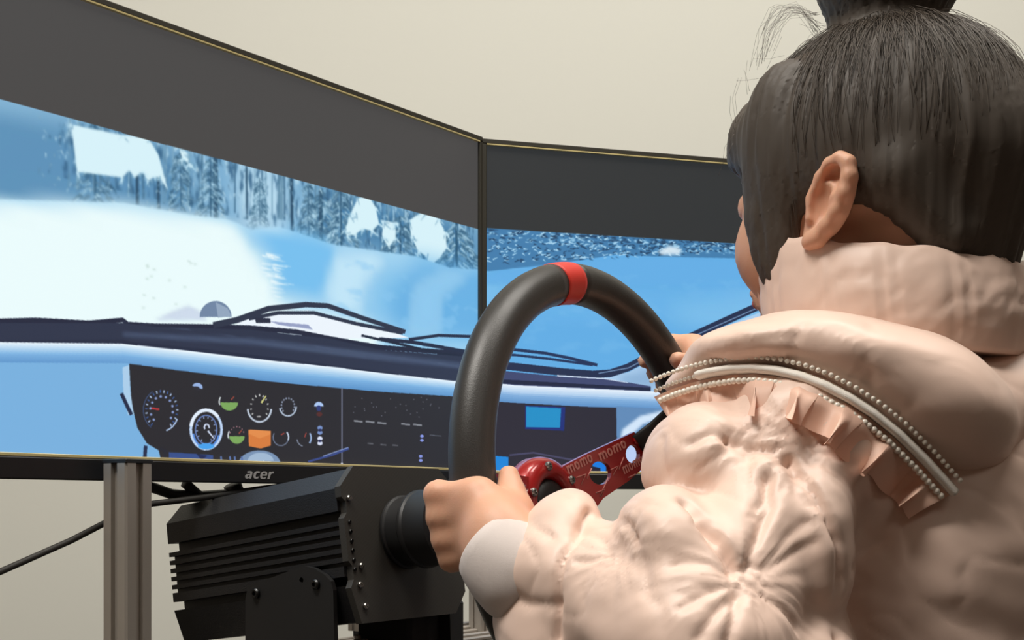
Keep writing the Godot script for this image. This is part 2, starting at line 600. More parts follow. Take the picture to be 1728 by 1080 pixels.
func paint_left(f: Dictionary) -> Image:
	pf = f
	pim = Image.create_empty(TW, TH, false, Image.FORMAT_RGBA8)
	var r := RandomNumberGenerator.new(); r.seed = 3
	pim.fill(c8(120, 172, 208))
	# forest: pale gap, dark sides
	soft_layer(c8(190, 222, 240), 64, func():
		pg([395, 260, 480, 280, 490, 390, 400, 380], c8(190, 224, 242, 0.9))
		pg([60, 150, 210, 200, 330, 250, 345, 380, 60, 350], c8(84, 138, 178, 0.8))
		pg([520, 290, 800, 370, 800, 460, 520, 420], c8(64, 122, 165, 0.9)))
	mottle(c8(52, 98, 134), 0.11, 0.035, 0.0, 0.5, 0.85, 5, [100, 180, 800, 460])
	mottle(c8(186, 222, 240), 0.12, 0.05, 0.1, 0.55, 0.75, 9, [100, 180, 800, 440])
	for i in 60:
		var x := r.randf_range(100, 790)
		var g := r.randf()
		ln([x, 180, x + r.randf_range(-3, 3), 330 + (x - 200) * 0.15], r.randf_range(1.2, 3.2), c8(60, 104, 136, 1).lerp(c8(150, 192, 214), g * 0.8))
	for q in [[363, 245, 368, 6.0], [492, 300, 395, 5.0], [540, 320, 412, 4.0], [416, 280, 370, 3.0], [231, 250, 345, 5.0], [267, 290, 352, 5.0]]:
		ln([q[0], q[1], q[0] + 1, q[2]], q[3], c8(42, 80, 108))
	for q in [[355, 268, 366, 46], [543, 318, 412, 60], [438, 300, 380, 30], [305, 240, 356, 40], [575, 320, 415, 60], [520, 310, 408, 36], [675, 365, 428, 60], [770, 375, 450, 80], [160, 200, 340, 60]]:
		tree(q[0], q[1], q[2], q[3], c8(44, 88, 118), c8(178, 218, 238), 70, r)
	for i in 420:
		var x := r.randf_range(-150, 795)
		var y := 230 + (x - 207) * 0.265 + r.randf_range(0, 115) * (1.0 - 0.0005 * (x - 207))
		var g := r.randf()
		ln([x, y, x + r.randf_range(-5, 5), y + r.randf_range(3, 9)], r.randf_range(1.2, 3.0), c8(60, 108, 142).lerp(c8(196, 228, 242), g), 0.7)
	# snow-laden crowns
	for q in [[208, 228, 250, 232, 268, 262, 284, 322, 270, 300, 262, 298, 250, 305, 240, 290, 228, 300, 218, 288, 207, 300, 130, 290, 120, 210], [300, 246, 316, 258, 319, 276, 308, 268],
			[604, 334, 622, 330, 634, 350, 640, 378, 628, 390, 612, 386, 600, 396, 585, 398, 582, 388, 592, 360],
			[690, 372, 712, 358, 738, 366, 752, 392, 754, 418, 742, 436, 726, 448, 718, 432, 706, 424, 694, 400], [646, 372, 668, 376, 668, 402, 656, 418, 645, 400]]:
		pg(q, c8(214, 241, 249))
		for i in 16:
			var k := r.randi_range(0, q.size() / 2 - 1)
			ln([q[2 * k], q[2 * k + 1], q[2 * k] + r.randf_range(-8, 12), q[2 * k + 1] + r.randf_range(2, 14)], 4.0, c8(196, 230, 244), 0.6)
			ln([q[2 * k] + r.randf_range(-4, 10), q[2 * k + 1] + r.randf_range(-4, 8), q[2 * k] + r.randf_range(-6, 14), q[2 * k + 1] + r.randf_range(4, 16)], 1.6, c8(96, 146, 178), 0.6)
	soften(2)
	# snow field, road and banks
	pg([60, 330, 207, 342, 262, 352, 330, 364, 380, 369, 400, 376, 424, 388, 470, 382, 520, 398, 560, 412, 640, 424, 700, 432, 760, 452, 830, 456, 830, 800, 60, 800], c8(160, 210, 240))
	soft_layer(c8(236, 251, 252), 32, func():
		pg([60, 334, 207, 345, 270, 356, 340, 366, 378, 370, 402, 384, 414, 402, 430, 430, 454, 440, 440, 452, 470, 480, 462, 500, 500, 520, 640, 545, 640, 600, 60, 600], c8(234, 251, 252)))
	soft_layer(c8(118, 192, 240), 32, func():
		pg([420, 392, 470, 388, 540, 400, 566, 420, 560, 450, 552, 480, 536, 500, 478, 486, 466, 470, 478, 462, 452, 442, 470, 432, 440, 408], c8(116, 190, 238, 0.95)))
	soft_layer(c8(90, 170, 225), 64, func():
		pg([700, 440, 810, 452, 810, 575, 690, 570, 640, 520, 680, 470], c8(86, 165, 222, 0.75))
		pg([640, 470, 690, 455, 640, 540, 616, 548], c8(104, 182, 232, 0.6)))
	soft_layer(c8(205, 234, 248), 32, func():
		pg([566, 432, 630, 428, 650, 440, 612, 480, 606, 530, 560, 520, 552, 490], c8(196, 231, 248, 0.9))
		pg([700, 484, 744, 462, 796, 460, 744, 500, 742, 560, 690, 560], c8(150, 205, 240, 0.8))
		pg([400, 372, 470, 380, 500, 392, 430, 392], c8(214, 238, 250, 0.8)))
	for i in 26:
		var y := r.randf_range(425, 500); var x := 446 + (y - 425) * 0.25 + r.randf_range(-16, 10)
		ln([x, y, x + r.randf_range(12, 34), y + r.randf_range(2, 7)], 3.0, c8(226, 245, 252), 0.5)
	for i in 14:
		disc(r.randf_range(215, 370), r.randf_range(440, 525), 3, 1.4, c8(206, 226, 222))
	mottle(c8(140, 200, 240), 0.02, 0.05, 0.1, 0.6, 0.5, 15, [560, 430, 810, 580])
	soften(4)
	# bonnet and mirror dome
	soft_layer(c8(200, 214, 232), 8, func():
		pg([262, 540, 290, 526, 318, 516, 336, 524, 350, 540], c8(206, 219, 236)))
	disc(364, 535, 27, 27, c8(112, 134, 164), 0, 180)
	pg([364, 510, 384, 520, 391, 534, 368, 536], c8(146, 166, 190))
	pg([395, 545, 452, 528, 520, 524, 640, 552, 690, 570, 560, 572, 440, 556], c8(236, 244, 252))
	pg([455, 542, 520, 548, 528, 556, 470, 548], c8(150, 160, 196))
	# wipers and the lower windscreen edge
	ln([60, 540, 150, 545, 207, 540, 216, 547, 262, 550, 340, 551, 420, 553, 500, 560, 560, 572, 640, 586, 720, 592, 800, 598], 8, c8(34, 40, 62))
	ln([360, 549, 400, 540, 453, 521, 516, 514, 553, 516, 610, 536, 684, 560], 11, c8(44, 52, 72), 7.0)
	ln([420, 538, 470, 528, 530, 528, 600, 546, 680, 562], 6, c8(44, 52, 72))
	pg([430, 536, 456, 537, 457, 545, 432, 545], c8(40, 46, 66))
	ln([690, 573, 740, 566, 800, 568], 5, c8(34, 42, 66))
	ln([640, 572, 700, 578, 800, 596], 6, c8(34, 42, 66))
	ln([610, 566, 680, 582, 740, 596, 800, 604], 4, c8(30, 38, 58))
	# dash top, light bar, dark panel
	pg([60, 545, 207, 545, 262, 552, 420, 556, 560, 572, 640, 590, 800, 603, 820, 660, 60, 600], c8(44, 52, 74))
	soft_layer(c8(64, 76, 102), 8, func():
		pg([207, 560, 420, 570, 600, 590, 800, 615, 800, 625, 600, 604, 420, 582, 207, 568], c8(72, 86, 114, 0.9)))
	mottle(c8(96, 112, 142), 0.03, 0.3, 0.0, 0.6, 0.25, 21, [207, 550, 800, 620])
	pg([60, 576, 207, 573, 222, 577, 300, 584, 454, 602, 560, 616, 640, 626, 820, 650, 820, 700, 60, 690], c8(36, 44, 66))
	for i in 12:
		var k := i / 11.0
		var c := c8(228, 242, 252).lerp(c8(128, 182, 228), minf(1.0, k * 2.0)).lerp(c8(84, 140, 196), maxf(0, k * 1.6 - 0.7))
		var o := 36.0 * k
		pg([60, 574 + o, 207, 580 + o, 300, 590 + o, 454, 608 + o, 560, 619 + o * 0.95, 640, 629 + o * 0.85, 769, 643 + o * 0.75, 830, 650 + o * 0.7,
			830, 700, 60, 660 + o * 0.3], c)
	pg([60, 612, 220, 614, 300, 625, 454, 644, 560, 654, 640, 661, 763, 669, 830, 674, 830, 830, 60, 830], c8(40, 40, 46))
	# blue door side at the left
	pg([60, 610, 218, 613, 222, 680, 232, 722, 248, 748, 268, 760, 275, 790, 60, 800], c8(120, 176, 222))
	pg([207, 620, 218, 616, 220, 660, 226, 700, 216, 700, 208, 660], c8(170, 205, 234))
	ln([205, 664, 216, 688, 222, 700], 6, c8(32, 42, 70))
	ln([246, 752, 243, 790], 6, c8(34, 44, 74))
	ln([270, 757, 279, 760, 277, 790], 6, c8(36, 38, 50))
	pg([285, 763, 360, 768, 360, 790, 285, 790], c8(52, 78, 138))
	pg([332, 766, 350, 769, 340, 777], c8(28, 40, 84))
	# gauges
	var lb := c8(176, 200, 236)
	var db := c8(60, 92, 156)
	arc(273, 692, 31, 36, 120, 235, 1.6, c8(60, 80, 120))
	for i in 22:
		var a := deg_to_rad(230 - i * 13.5)
		var p := Vector2(273 + 24 * cos(a), 692 - 29 * sin(a))
		var q := Vector2(273 + 28 * cos(a), 692 - 34 * sin(a))
		ln([p.x, p.y, q.x, q.y], 2.0, lb if i % 2 else db)
	for i in 11:
		var a := deg_to_rad(225 - i * 26.0)
		disc(273 + 19 * cos(a), 692 - 23 * sin(a), 2.2, 2.2, c8(130, 150, 200))
	arc(273, 692, 29, 36, 285, 335, 2.4, lb)
	ln([256, 689, 269, 691], 3, c8(196, 56, 60))
	# bright ringed dial
	arc(348, 725, 26, 33, 0, 360, 4.5, c8(190, 214, 246))
	arc(348, 725, 26, 33, 40, 170, 6, c8(226, 238, 252))
	arc(348, 727, 22, 28, 190, 345, 3, c8(90, 140, 220))
	arc(348, 725, 18, 24, 0, 360, 2.0, c8(104, 132, 196))
	disc(348, 753, 14, 5, c8(70, 160, 236))
	for i in 12:
		var a := deg_to_rad(240 - i * 27.0)
		ln([348 + 14 * cos(a), 725 - 19 * sin(a), 348 + 17 * cos(a), 725 - 22 * sin(a)], 1.6, c8(160, 184, 230))
	arc(349, 721, 4, 5, -20, 220, 2.6, c8(210, 222, 246))
	ln([351, 727, 362, 741], 3.2, c8(210, 222, 246), 1.5)
	# green half dials
	for q in [[387, 679, 15, 14, 680], [400, 736, 13, 13, 738]]:
		disc(q[0], q[1], q[2], q[3], c8(122, 166, 92), 180, 360)
		arc(q[0], q[1] - 1, q[2] + 2, q[3] + 2, 150, 200, 2.2, c8(216, 224, 226))
		ln([q[0] + 3, q[1] - 4, q[0] + 8, q[1] - 10], 2, c8(150, 70, 60))
	for q in [[400, 734]]:
		for i in 7:
			var a := deg_to_rad(20 + i * 24.0)
			disc(q[0] + 12 * cos(a), q[1] - 14 * sin(a), 1.2, 1.2, c8(150, 110, 120))
	# tall dial with a yellow needle
	arc(438, 688, 20, 24, 185, 355, 3.2, c8(186, 198, 214))
	for i in 11:
		var a := deg_to_rad(215 - i * 25.0)
		ln([438 + 13 * cos(a), 687 - 18 * sin(a), 438 + 16 * cos(a), 687 - 22 * sin(a)], 2.0, c8(196, 198, 196))
	ln([441, 680, 449, 668], 3.4, c8(208, 206, 132), 2.0)
	disc(437, 703, 4, 1.4, c8(170, 170, 170))
	# round dial beside it
	arc(486, 686, 14, 16, 190, 360, 2.6, c8(178, 194, 214))
	for i in 12:
		var a := deg_to_rad(220 - i * 23.0)
		disc(486 + 11 * cos(a), 685 - 13 * sin(a), 1.5, 1.8, c8(128, 138, 158))
	# small lower dials
	arc(474, 738, 13, 14, 150, 380, 1.8, c8(110, 122, 146)); arc(474, 738, 13, 14, -20, 40, 2.6, c8(186, 198, 216))
	ln([474, 734, 480, 731], 2, c8(160, 66, 60))
	arc(513, 739, 12, 14, 190, 260, 1.8, c8(130, 140, 160)); arc(513, 739, 12, 14, -40, 35, 2.8, c8(150, 176, 216))
	ln([514, 738, 517, 730], 2, c8(150, 66, 60))
	# lamps
	disc(333, 654, 9, 8, c8(150, 178, 226), -20, 160)
	disc(331, 658, 7, 6, c8(44, 44, 54), -20, 160)
	disc(538, 686, 8, 8, c8(170, 198, 240), 0, 180); disc(538, 689, 4, 5, c8(46, 60, 120))
	disc(539, 699, 5, 4, c8(84, 44, 44))
	for q in [722, 730, 740, 748]: disc(540, q, 4.5, 3.6, c8(116, 142, 196) if int(q) % 4 else c8(214, 222, 244))
	for q in [726, 744]: disc(540, q, 3, 2.2, c8(30, 36, 80))
	# orange box
	pg([419, 725, 457, 727, 457, 752, 440, 757, 420, 753], c8(214, 124, 62))
	pg([419, 725, 457, 727, 457, 733, 438, 740, 420, 732], c8(226, 140, 76))
	# column cowl at the lower edge
	disc(438, 784, 36, 24, c8(120, 146, 180), 0, 180)
	disc(440, 778, 22, 14, c8(160, 184, 210), 0, 180)
	disc(444, 783, 8, 5, c8(220, 232, 246), 0, 180)
	for q in [373, 388, 396, 408]: ln([q, 770, q + 1, 780], 3, c8(90, 116, 170))
	# divider, levers, right-hand switches
	ln([577, 654, 577, 790], 1.8, c8(120, 126, 150))
	disc(577, 785, 3, 4, c8(210, 214, 226))
	ln([520, 779, 560, 768, 589, 757], 3.4, c8(56, 74, 138))
	ln([545, 770, 588, 755], 1.6, c8(140, 160, 206))
	for q in [[597, 710], [617, 711], [637, 713], [677, 715], [697, 716]]: ln([q[0], q[1], q[0] + 15, q[1] + 2], 3, c8(128, 132, 140))
	for q in [[620, 748], [642, 750], [662, 751]]: ln([q[0], q[1], q[0] + 10, q[1] + 1], 2.4, c8(88, 90, 98))
	for i in 26: disc(r.randf_range(590, 755), r.randf_range(664, 704), 1.2, 1.0, c8(92, 94, 104))
	for q in [[712, 736], [712, 743], [710, 770], [710, 777]]: disc(q[0], q[1], 3.2, 2.6, c8(134, 150, 226))
	ln([725, 734, 745, 736], 1.6, c8(84, 88, 100))
	# empty band above the picture; its grey backlight leak painted as emission
	pg([-400, -250, 207, 225, 800, 382, 860, 398, 860, -100, -400, -400], c8(70, 69, 69))
	var q0 := tx(207, 224).y
	pim.fill_rect(Rect2i(0, 0, TW, int(q0)), c8(70, 69, 69))
	soften(2)
	pim.resize(1280, 720, Image.INTERPOLATE_LANCZOS)
	return pim

func paint_right(f: Dictionary) -> Image:
	pf = f
	pim = Image.create_empty(TW, TH, false, Image.FORMAT_RGBA8)
	var r := RandomNumberGenerator.new(); r.seed = 8
	pim.fill(c8(96, 172, 228))
	soft_layer(c8(96, 172, 228), 64, func():
		pg([800, 480, 1000, 470, 1300, 460, 1300, 560, 1050, 560, 800, 540], c8(104, 178, 232, 0.9))
		pg([1120, 520, 1250, 490, 1700, 470, 1700, 600, 1150, 560], c8(130, 194, 236, 0.8))
		pg([800, 450, 860, 450, 870, 560, 800, 560], c8(130, 196, 238, 0.7)))
	# far trees
	pg([800, 380, 1750, 430, 1750, 470, 1240, 436, 1100, 433, 1040, 430, 1000, 436, 950, 444, 880, 452, 800, 460], c8(64, 124, 172))
	mottle(c8(26, 62, 96), 0.05, 0.09, -0.1, 0.4, 0.9, 31, [800, 385, 1750, 452])
	mottle(c8(156, 206, 236), 0.09, 0.13, 0.1, 0.5, 0.9, 33, [800, 388, 1750, 462])
	for i in 520:
		var x := r.randf_range(818, 1240); var y := r.randf_range(392, 446 - (x - 818) * 0.05)
		var l := r.randf_range(3, 9)
		ln([x, y, x + l, y + r.randf_range(-4, 4)], r.randf_range(1.2, 3.4), c8(30, 66, 100) if r.randf() < 0.55 else c8(170, 214, 240), 0.8)
	soft_layer(c8(220, 238, 248), 8, func():
		pg([1110, 424, 1130, 414, 1150, 420, 1148, 430, 1116, 430], c8(226, 240, 248, 0.9)))
	soft_layer(c8(96, 172, 228), 8, func():
		pg([820, 462, 880, 452, 960, 444, 1040, 434, 1120, 434, 1240, 438, 1750, 470, 1750, 490, 820, 480], c8(100, 174, 230, 0.8)))
	soften(2)
	mottle(c8(120, 188, 236), 0.02, 0.04, 0.0, 0.6, 0.35, 35, [820, 450, 1250, 620])
	# body side seen through the corner of the windscreen
	pg([1000, 640, 1060, 628, 1120, 598, 1250, 540, 1700, 360, 1750, 800, 1000, 700], c8(172, 206, 238))
	soft_layer(c8(120, 160, 200), 32, func():
		pg([1040, 640, 1110, 620, 1110, 655, 1060, 652], c8(130, 168, 206, 0.8)))
	# windscreen edge, two dark lines with a pale one between
	var wl := [790, 612, 870, 619, 950, 628, 1000, 632, 1030, 630, 1060, 620, 1110, 594, 1180, 562, 1250, 530, 1700, 330]
	ln(wl, 13, c8(32, 46, 78))
	ln([1010, 630, 1060, 621, 1110, 596, 1180, 563, 1250, 532, 1700, 333], 1.8, c8(112, 140, 176))
	ln([790, 592, 868, 590, 920, 596, 960, 604, 1008, 616], 5, c8(30, 50, 88), 5.0)
	ln([790, 596, 868, 599, 930, 606, 1000, 616], 4, c8(30, 50, 88))
	# dash strip, light bar, panel
	pg([780, 618, 870, 628, 950, 636, 1030, 640, 1098, 652, 1098, 662, 780, 652], c8(62, 72, 112))
	ln([780, 640, 870, 645, 1000, 652, 1098, 657], 8, c8(28, 38, 66), 5.0)
	ln([940, 634, 1020, 639, 1060, 646], 2.4, c8(214, 228, 246), 1.0)
	for i in 10:
		var k := i / 9.0
		var c := c8(226, 238, 250).lerp(c8(146, 188, 230), minf(1.0, k * 1.8)).lerp(c8(88, 142, 198), maxf(0, k * 1.5 - 0.5))
		var o := 30.0 * k
		pg([780, 640 + o, 870, 650 + o, 1000, 656 + o, 1110, 661 + o, 1750, 690 + o, 1750, 780, 780, 720], c)
	pg([780, 674, 870, 680, 1000, 687, 1040, 688, 1045, 700, 1042, 830, 780, 830], c8(40, 40, 54))
	pg([1040, 686, 1750, 720, 1750, 850, 1042, 830], c8(96, 138, 184))
	soft_layer(c8(210, 228, 248), 8, func():
		pg([1043, 760, 1050, 725, 1080, 702, 1130, 690, 1130, 700, 1085, 716, 1060, 740, 1052, 780], c8(210, 230, 250))
		pg([1043, 790, 1060, 752, 1120, 720, 1300, 740, 1300, 800, 1043, 830], c8(186, 206, 244)))
	pg([886, 684, 954, 687, 952, 727, 886, 724], c8(26, 46, 120))
	pg([888, 686, 947, 689, 945, 722, 888, 721], c8(28, 142, 198))
	pg([820, 768, 858, 771, 858, 795, 820, 795], c8(22, 132, 216))
	pg([1000, 782, 1012, 775, 1022, 778, 1023, 801, 1014, 801, 1013, 790, 1000, 787], c8(10, 120, 220))
	pg([1000, 788, 1012, 790, 1013, 801, 1000, 801], c8(20, 20, 50))
	ln([860, 768, 900, 764, 960, 775, 1000, 778], 3, c8(70, 70, 100))
	var q0 := tx(900, 390).y
	pim.fill_rect(Rect2i(0, 0, TW, int(q0)), c8(44, 47, 49))  # band without picture, grey backlight glow put into the colour
	soften(2)
	pim.resize(1280, 720, Image.INTERPOLATE_LANCZOS)
	return pim

# ------------------------------------------------------------------ the driving rig
func prof_beam(st: SurfaceTool, a: Vector3, b: Vector3, side: Vector3, s := 0.026) -> void:   # slotted aluminium profile
	var ax := (b - a)
	var ex := (side - ax.normalized() * side.dot(ax.normalized())).normalized()
	var ey := ax.normalized().cross(ex)
	var h := s / 2; var g := s * 0.13; var d := s * 0.14; var c := s * 0.06
	var q := []
	var base := [Vector2(h, -h + c), Vector2(h, -g), Vector2(h - d, -g), Vector2(h - d, g), Vector2(h, g), Vector2(h, h - c)]
	for k in 4:
		for v in base: q.append(v.rotated(k * PI / 2))
	prism(st, q, a, ex, ey, ax)

func cockpit() -> void:
	var t := thing("rig_frame", "grey slotted aluminium frame whose upright post stands left of the motor", "rig frame")
	var side := Vector3(0.52, 0, -0.854)
	var top := P(226, 779, 0.93) + side * 0.0055 + Vector3(-0.854, 0, -0.52) * 0.013
	var dirs := [top, Vector3(top.x + 0.62, top.y, top.z - 0.82 + 0.3)]
	var left := Vector3(top.x, 0.0, top.z)
	var right := left + WR * 0.62
	var st: SurfaceTool
	for p in [left, right]:
		st = new_st(); prof_beam(st, p, Vector3(p.x, top.y - 0.001 if p == left else 0.6, p.z), side)
		obj("post", st, M.alu, t)
	st = new_st(); box(st, Vector3(left.x, top.y + 0.0004, left.z), Vector3(0.0265, 0.0034, 0.0265), Basis(side, Vector3.UP, side.cross(Vector3.UP)), 0.0006)
	obj("end_cap", st, M.black, t)
	for y in [0.03, 0.545]:
		st = new_st(); prof_beam(st, Vector3(left.x, y, left.z) + WR * 0.015, Vector3(right.x, y, right.z) - WR * 0.015, Vector3.UP)
		obj("crossbeam", st, M.alu, t)
	st = new_st(); prof_beam(st, Vector3(left.x, 0.03, left.z) + (left - right).normalized() * 0 - Vector3(WN.x, 0, WN.z) * -0.02, Vector3(left.x, 0.03, left.z) + Vector3(WN.x, 0, WN.z) * 1.0, Vector3.UP)
	obj("floor_beam", st, M.alu, t)
	st = new_st(); prof_beam(st, Vector3(right.x, 0.03, right.z) + Vector3(WN.x, 0, WN.z) * 0.02, Vector3(right.x, 0.03, right.z) + Vector3(WN.x, 0, WN.z) * 1.0, Vector3.UP)
	obj("floor_beam", st, M.alu, t)
	# slatted tray seen below the motor, and its upright
	var n := Vector3(WN.x, 0, WN.z).normalized()
	for i in 5:
		st = new_st()
		var c := P(790, 1052 + i * 7, 1.16 - i * 0.012)
		box(st, c, Vector3(0.30, 0.004, 0.006), Basis(WR, Vector3.UP, WR.cross(Vector3.UP)), 0.001)
		obj("slat", st, M.alu, t)
	for q in [[808, 1.15], [622, 1.19], [604, 1.19]]:
		st = new_st()
		var p := P(q[0], 1005, q[1])
		prof_beam(st, Vector3(p.x, 0.56, p.z), Vector3(p.x, p.y + 0.02, p.z), side, 0.014)
		obj("short_upright", st, M.alu, t)

func bolt(st: SurfaceTool, p: Vector3, ax: Vector3, r: float, h: float) -> void:
	lathe(st, [[r, 0.0], [r, h * 0.6], [r * 0.75, h], [r * 0.45, h], [r * 0.42, h * 0.4], [0.0, h * 0.4]], p, ax, 14)

func csg_plate(poly: Array, holes: Array, o: Vector3, ex: Vector3, ey: Vector3, ez: Vector3) -> ArrayMesh:   # a drilled plate
	var ccw := func(p: Array) -> Array:
		var area := 0.0
		for i in p.size(): area += (p[i] as Vector2).cross(p[(i + 1) % p.size()])
		var q := p.duplicate()
		if area < 0: q.reverse()
		return q
	var outer: Array = ccw.call(poly)
	var whole := outer.duplicate()
	var loops := [outer]
	var hs := []
	for h in holes:
		var q: Array = ccw.call(h)
		q.reverse()
		hs.append(q)
	hs.sort_custom(func(p, q): return p.max().x > q.max().x)
	var used := []
	for q in hs:
		loops.append(q)
		var best := 1e9; var bi := 0; var bj := 0
		for i in whole.size():
			if not outer.has(whole[i]) or used.has(whole[i]): continue
			for j in q.size():
				var dd: float = (whole[i] as Vector2).distance_squared_to(q[j])
				if dd < best:
					best = dd; bi = i; bj = j
		used.append(whole[bi])
		var eps: Vector2 = (q[bj] - whole[bi]).orthogonal().normalized() * 1e-5
		var joined := []
		for i in bi + 1: joined.append(whole[i])
		for j in q.size(): joined.append(q[(bj + j) % q.size()])
		joined.append(q[bj] + eps)
		joined.append(whole[bi] + eps)
		for i in range(bi + 1, whole.size()): joined.append(whole[i])
		var ar := 0.0
		for i in joined.size(): ar += (joined[i] as Vector2).cross(joined[(i + 1) % joined.size()])
		whole = joined
	var pgn := PackedVector2Array(whole)
	for i in pgn.size(): pgn[i] *= 1000.0
	var idx := Geometry2D.triangulate_polygon(pgn)
	if idx.is_empty():
		return csg_plate(poly, holes.slice(0, holes.size() - 1), o, ex, ey, ez)
	var flip := ex.cross(ey).dot(ez) < 0
	var at := func(p: Vector2, z: float) -> Vector3: return o + ex * p.x + ey * p.y + ez * z
	var st := new_st()
	for i in range(0, idx.size(), 3):
		var a: Vector2 = whole[idx[i]]; var b: Vector2 = whole[idx[i + 1]]; var c: Vector2 = whole[idx[i + 2]]
		if (b - a).cross(c - a) < 0:
			var t := b; b = c; c = t
		if flip:
			tri(st, at.call(a, 1), at.call(c, 1), at.call(b, 1)); tri(st, at.call(a, 0), at.call(b, 0), at.call(c, 0))
		else:
			tri(st, at.call(a, 1), at.call(b, 1), at.call(c, 1)); tri(st, at.call(a, 0), at.call(c, 0), at.call(b, 0))
	for l in loops:
		for i in l.size():
			var a: Vector2 = l[i]; var b: Vector2 = l[(i + 1) % l.size()]
			if flip: quad(st, at.call(b, 0), at.call(a, 0), at.call(a, 1), at.call(b, 1))
			else: quad(st, at.call(a, 0), at.call(b, 0), at.call(b, 1), at.call(a, 1))
	st.generate_normals()
	return st.commit()

func motor() -> void:
	var t := thing("wheel_motor", "boxy black finned motor on a bolted bracket that carries the steering wheel", "motor", WC - WN * 0.19)
	var o := Vector3.ZERO
	var st := new_st()
	var left := [Vector2(-0.048, 0.0505), Vector2(-0.065, 0.035), Vector2(-0.065, 0.018), Vector2(-0.054, 0.018), Vector2(-0.054, 0.0105)]
	var y := 0.0105
	for i in 5:
		left.append_array([Vector2(-0.065, y), Vector2(-0.065, y - 0.0036), Vector2(-0.0595, y - 0.0036), Vector2(-0.0595, y - 0.0068)])
		y -= 0.0068
	left.append_array([Vector2(-0.065, y), Vector2(-0.065, -0.031), Vector2(-0.054, -0.031), Vector2(-0.054, -0.038), Vector2(-0.065, -0.038), Vector2(-0.057, -0.0655)])
	var poly := left.duplicate()
	for i in left.size():
		var v: Vector2 = left[left.size() - 1 - i]
		poly.append(Vector2(-v.x, v.y))
	prism(st, poly, o - WN * 0.006, WR, WU, -WN * 0.200)
	var body := mat(rgb8(26, 26, 28), 0.5)
	body.normal_enabled = true
	body.normal_texture = noise_map(0.2, 128, true, 3.0, 4)
	body.normal_scale = 0.25
	body.uv1_triplanar = true
	body.uv1_scale = Vector3(30, 30, 30)
	obj("finned_body", st, body, t)
	# front plate with a fine diagonal weave
	var im := Image.create_empty(64, 64, false, Image.FORMAT_RGBA8)
	for yy in 64:
		for xx in 64:
			var k := 0.5 + 0.5 * sin((xx + yy) * TAU / 16.0)
			var k2 := 0.5 + 0.5 * sin((xx - yy) * TAU / 8.0)
			var v := 0.86 + 0.1 * k + 0.04 * k2
			im.set_pixel(xx, yy, Color(v, v, v))
	var weave := mat(rgb8(60, 57, 52), 0.55)
	weave.albedo_texture = ImageTexture.create_from_image(im)
	weave.uv1_triplanar = true
	weave.uv1_scale = Vector3(90, 90, 90)
	st = new_st()
	prism(st, [Vector2(-0.050, 0.0515), Vector2(0.05, 0.0515), Vector2(0.067, 0.036), Vector2(0.067, -0.05), Vector2(0.052, -0.067), Vector2(-0.058, -0.067), Vector2(-0.0655, -0.04), Vector2(-0.062, -0.034), Vector2(-0.062, -0.024),
		Vector2(-0.0655, -0.02), Vector2(-0.0655, 0.012), Vector2(-0.062, 0.016), Vector2(-0.062, 0.024), Vector2(-0.066, 0.028), Vector2(-0.066, 0.036)], o - WN * 0.006, WR, WU, WN * 0.006)
	obj("front_plate", st, weave, t)
	var scr := func(px: float, py: float) -> Vector3: return on_plane(px, py, WC - WN * 0.19, WN) - t.position
	for q in [[588, 841], [609, 955], [607, 987], [616, 1023], [760, 812]]:
		st = new_st()
		bolt(st, scr.call(q[0], q[1]), WN, 0.0024, 0.0022)
		obj("screw_or_glint", st, M.steel, t)
	for i in 6:
		st = new_st()
		bolt(st, scr.call(589.5 + i * 1.8, 881 + i * 16.0), WN, 0.0016, 0.0012)  # small studs standing in for highlights on the fin ends
		obj("screw_or_glint", st, M.bolt, t)
	# flange and shaft towards the steering wheel
	st = new_st()
	lathe(st, [[0.0282, 0.0], [0.0290, 0.001], [0.0290, 0.003], [0.0275, 0.004], [0.0275, 0.016], [0.0215, 0.017], [0.0215, 0.0185]], o, WN, 56)
	obj("flange", st, M.black, t)
	st = new_st()
	lathe(st, [[0.021, 0.0185], [0.0300, 0.0185], [0.0306, 0.0195], [0.0306, 0.0215], [0.0296, 0.0235], [0.0296, 0.045], [0.022, 0.047], [0.022, 0.09], [0.0, 0.09]], o, WN, 56)
	obj("shaft_collar", st, M.black, t)
	# mounting bracket: a plate each side, slotted and bolted
	var bo := WC - WN * 0.19 - WR * 0.0655
	var l2 := func(px: float, py: float) -> Vector2:
		var w: Vector3 = on_plane(px, py, bo - WR * 0.004, WR) - bo
		return Vector2(w.dot(-WN), w.dot(WU))
	var plate := []
	for q in [[414, 1012], [418, 990], [505, 957], [514, 955], [530, 959], [548, 970], [558, 981], [562, 996], [566, 1150], [414, 1150]]: plate.append(l2.call(q[0], q[1]))
	var holes := []
	for q in [[508.5, 979, 0.0022], [510, 1001, 0.0024], [510, 1014, 0.0022], [538, 1004, 0.002]]: holes.append(circle2(l2.call(q[0], q[1]), q[2], 12))
	var bm := mat(rgb8(27, 26, 26), 0.55)
	obj_mesh("bracket", csg_plate(plate, holes, bo - t.position, -WN, WU, -WR * 0.004), bm, t)
	var pr := []
	for v in plate: pr.append(v)
	obj_mesh("bracket", csg_plate(pr, [], bo + WR * 0.131 - t.position, -WN, WU, WR * 0.004), bm, t)
	for q in [[433, 1001, 0.0042], [534, 986, 0.0040]]:
		st = new_st()
		var w: Vector3 = on_plane(q[0], q[1], bo - WR * 0.004, WR) - t.position
		bolt(st, w, -WR, q[2], 0.003)
		obj("bolt", st, M.bolt, t)
	# column from the bracket down to the crossbeam
	st = new_st()
	var c := P(694, 1036, 1.055)
	var b := Basis(Vector3(WR.x, 0, WR.z).normalized(), Vector3.UP, Vector3(WN.x, 0, WN.z).normalized())
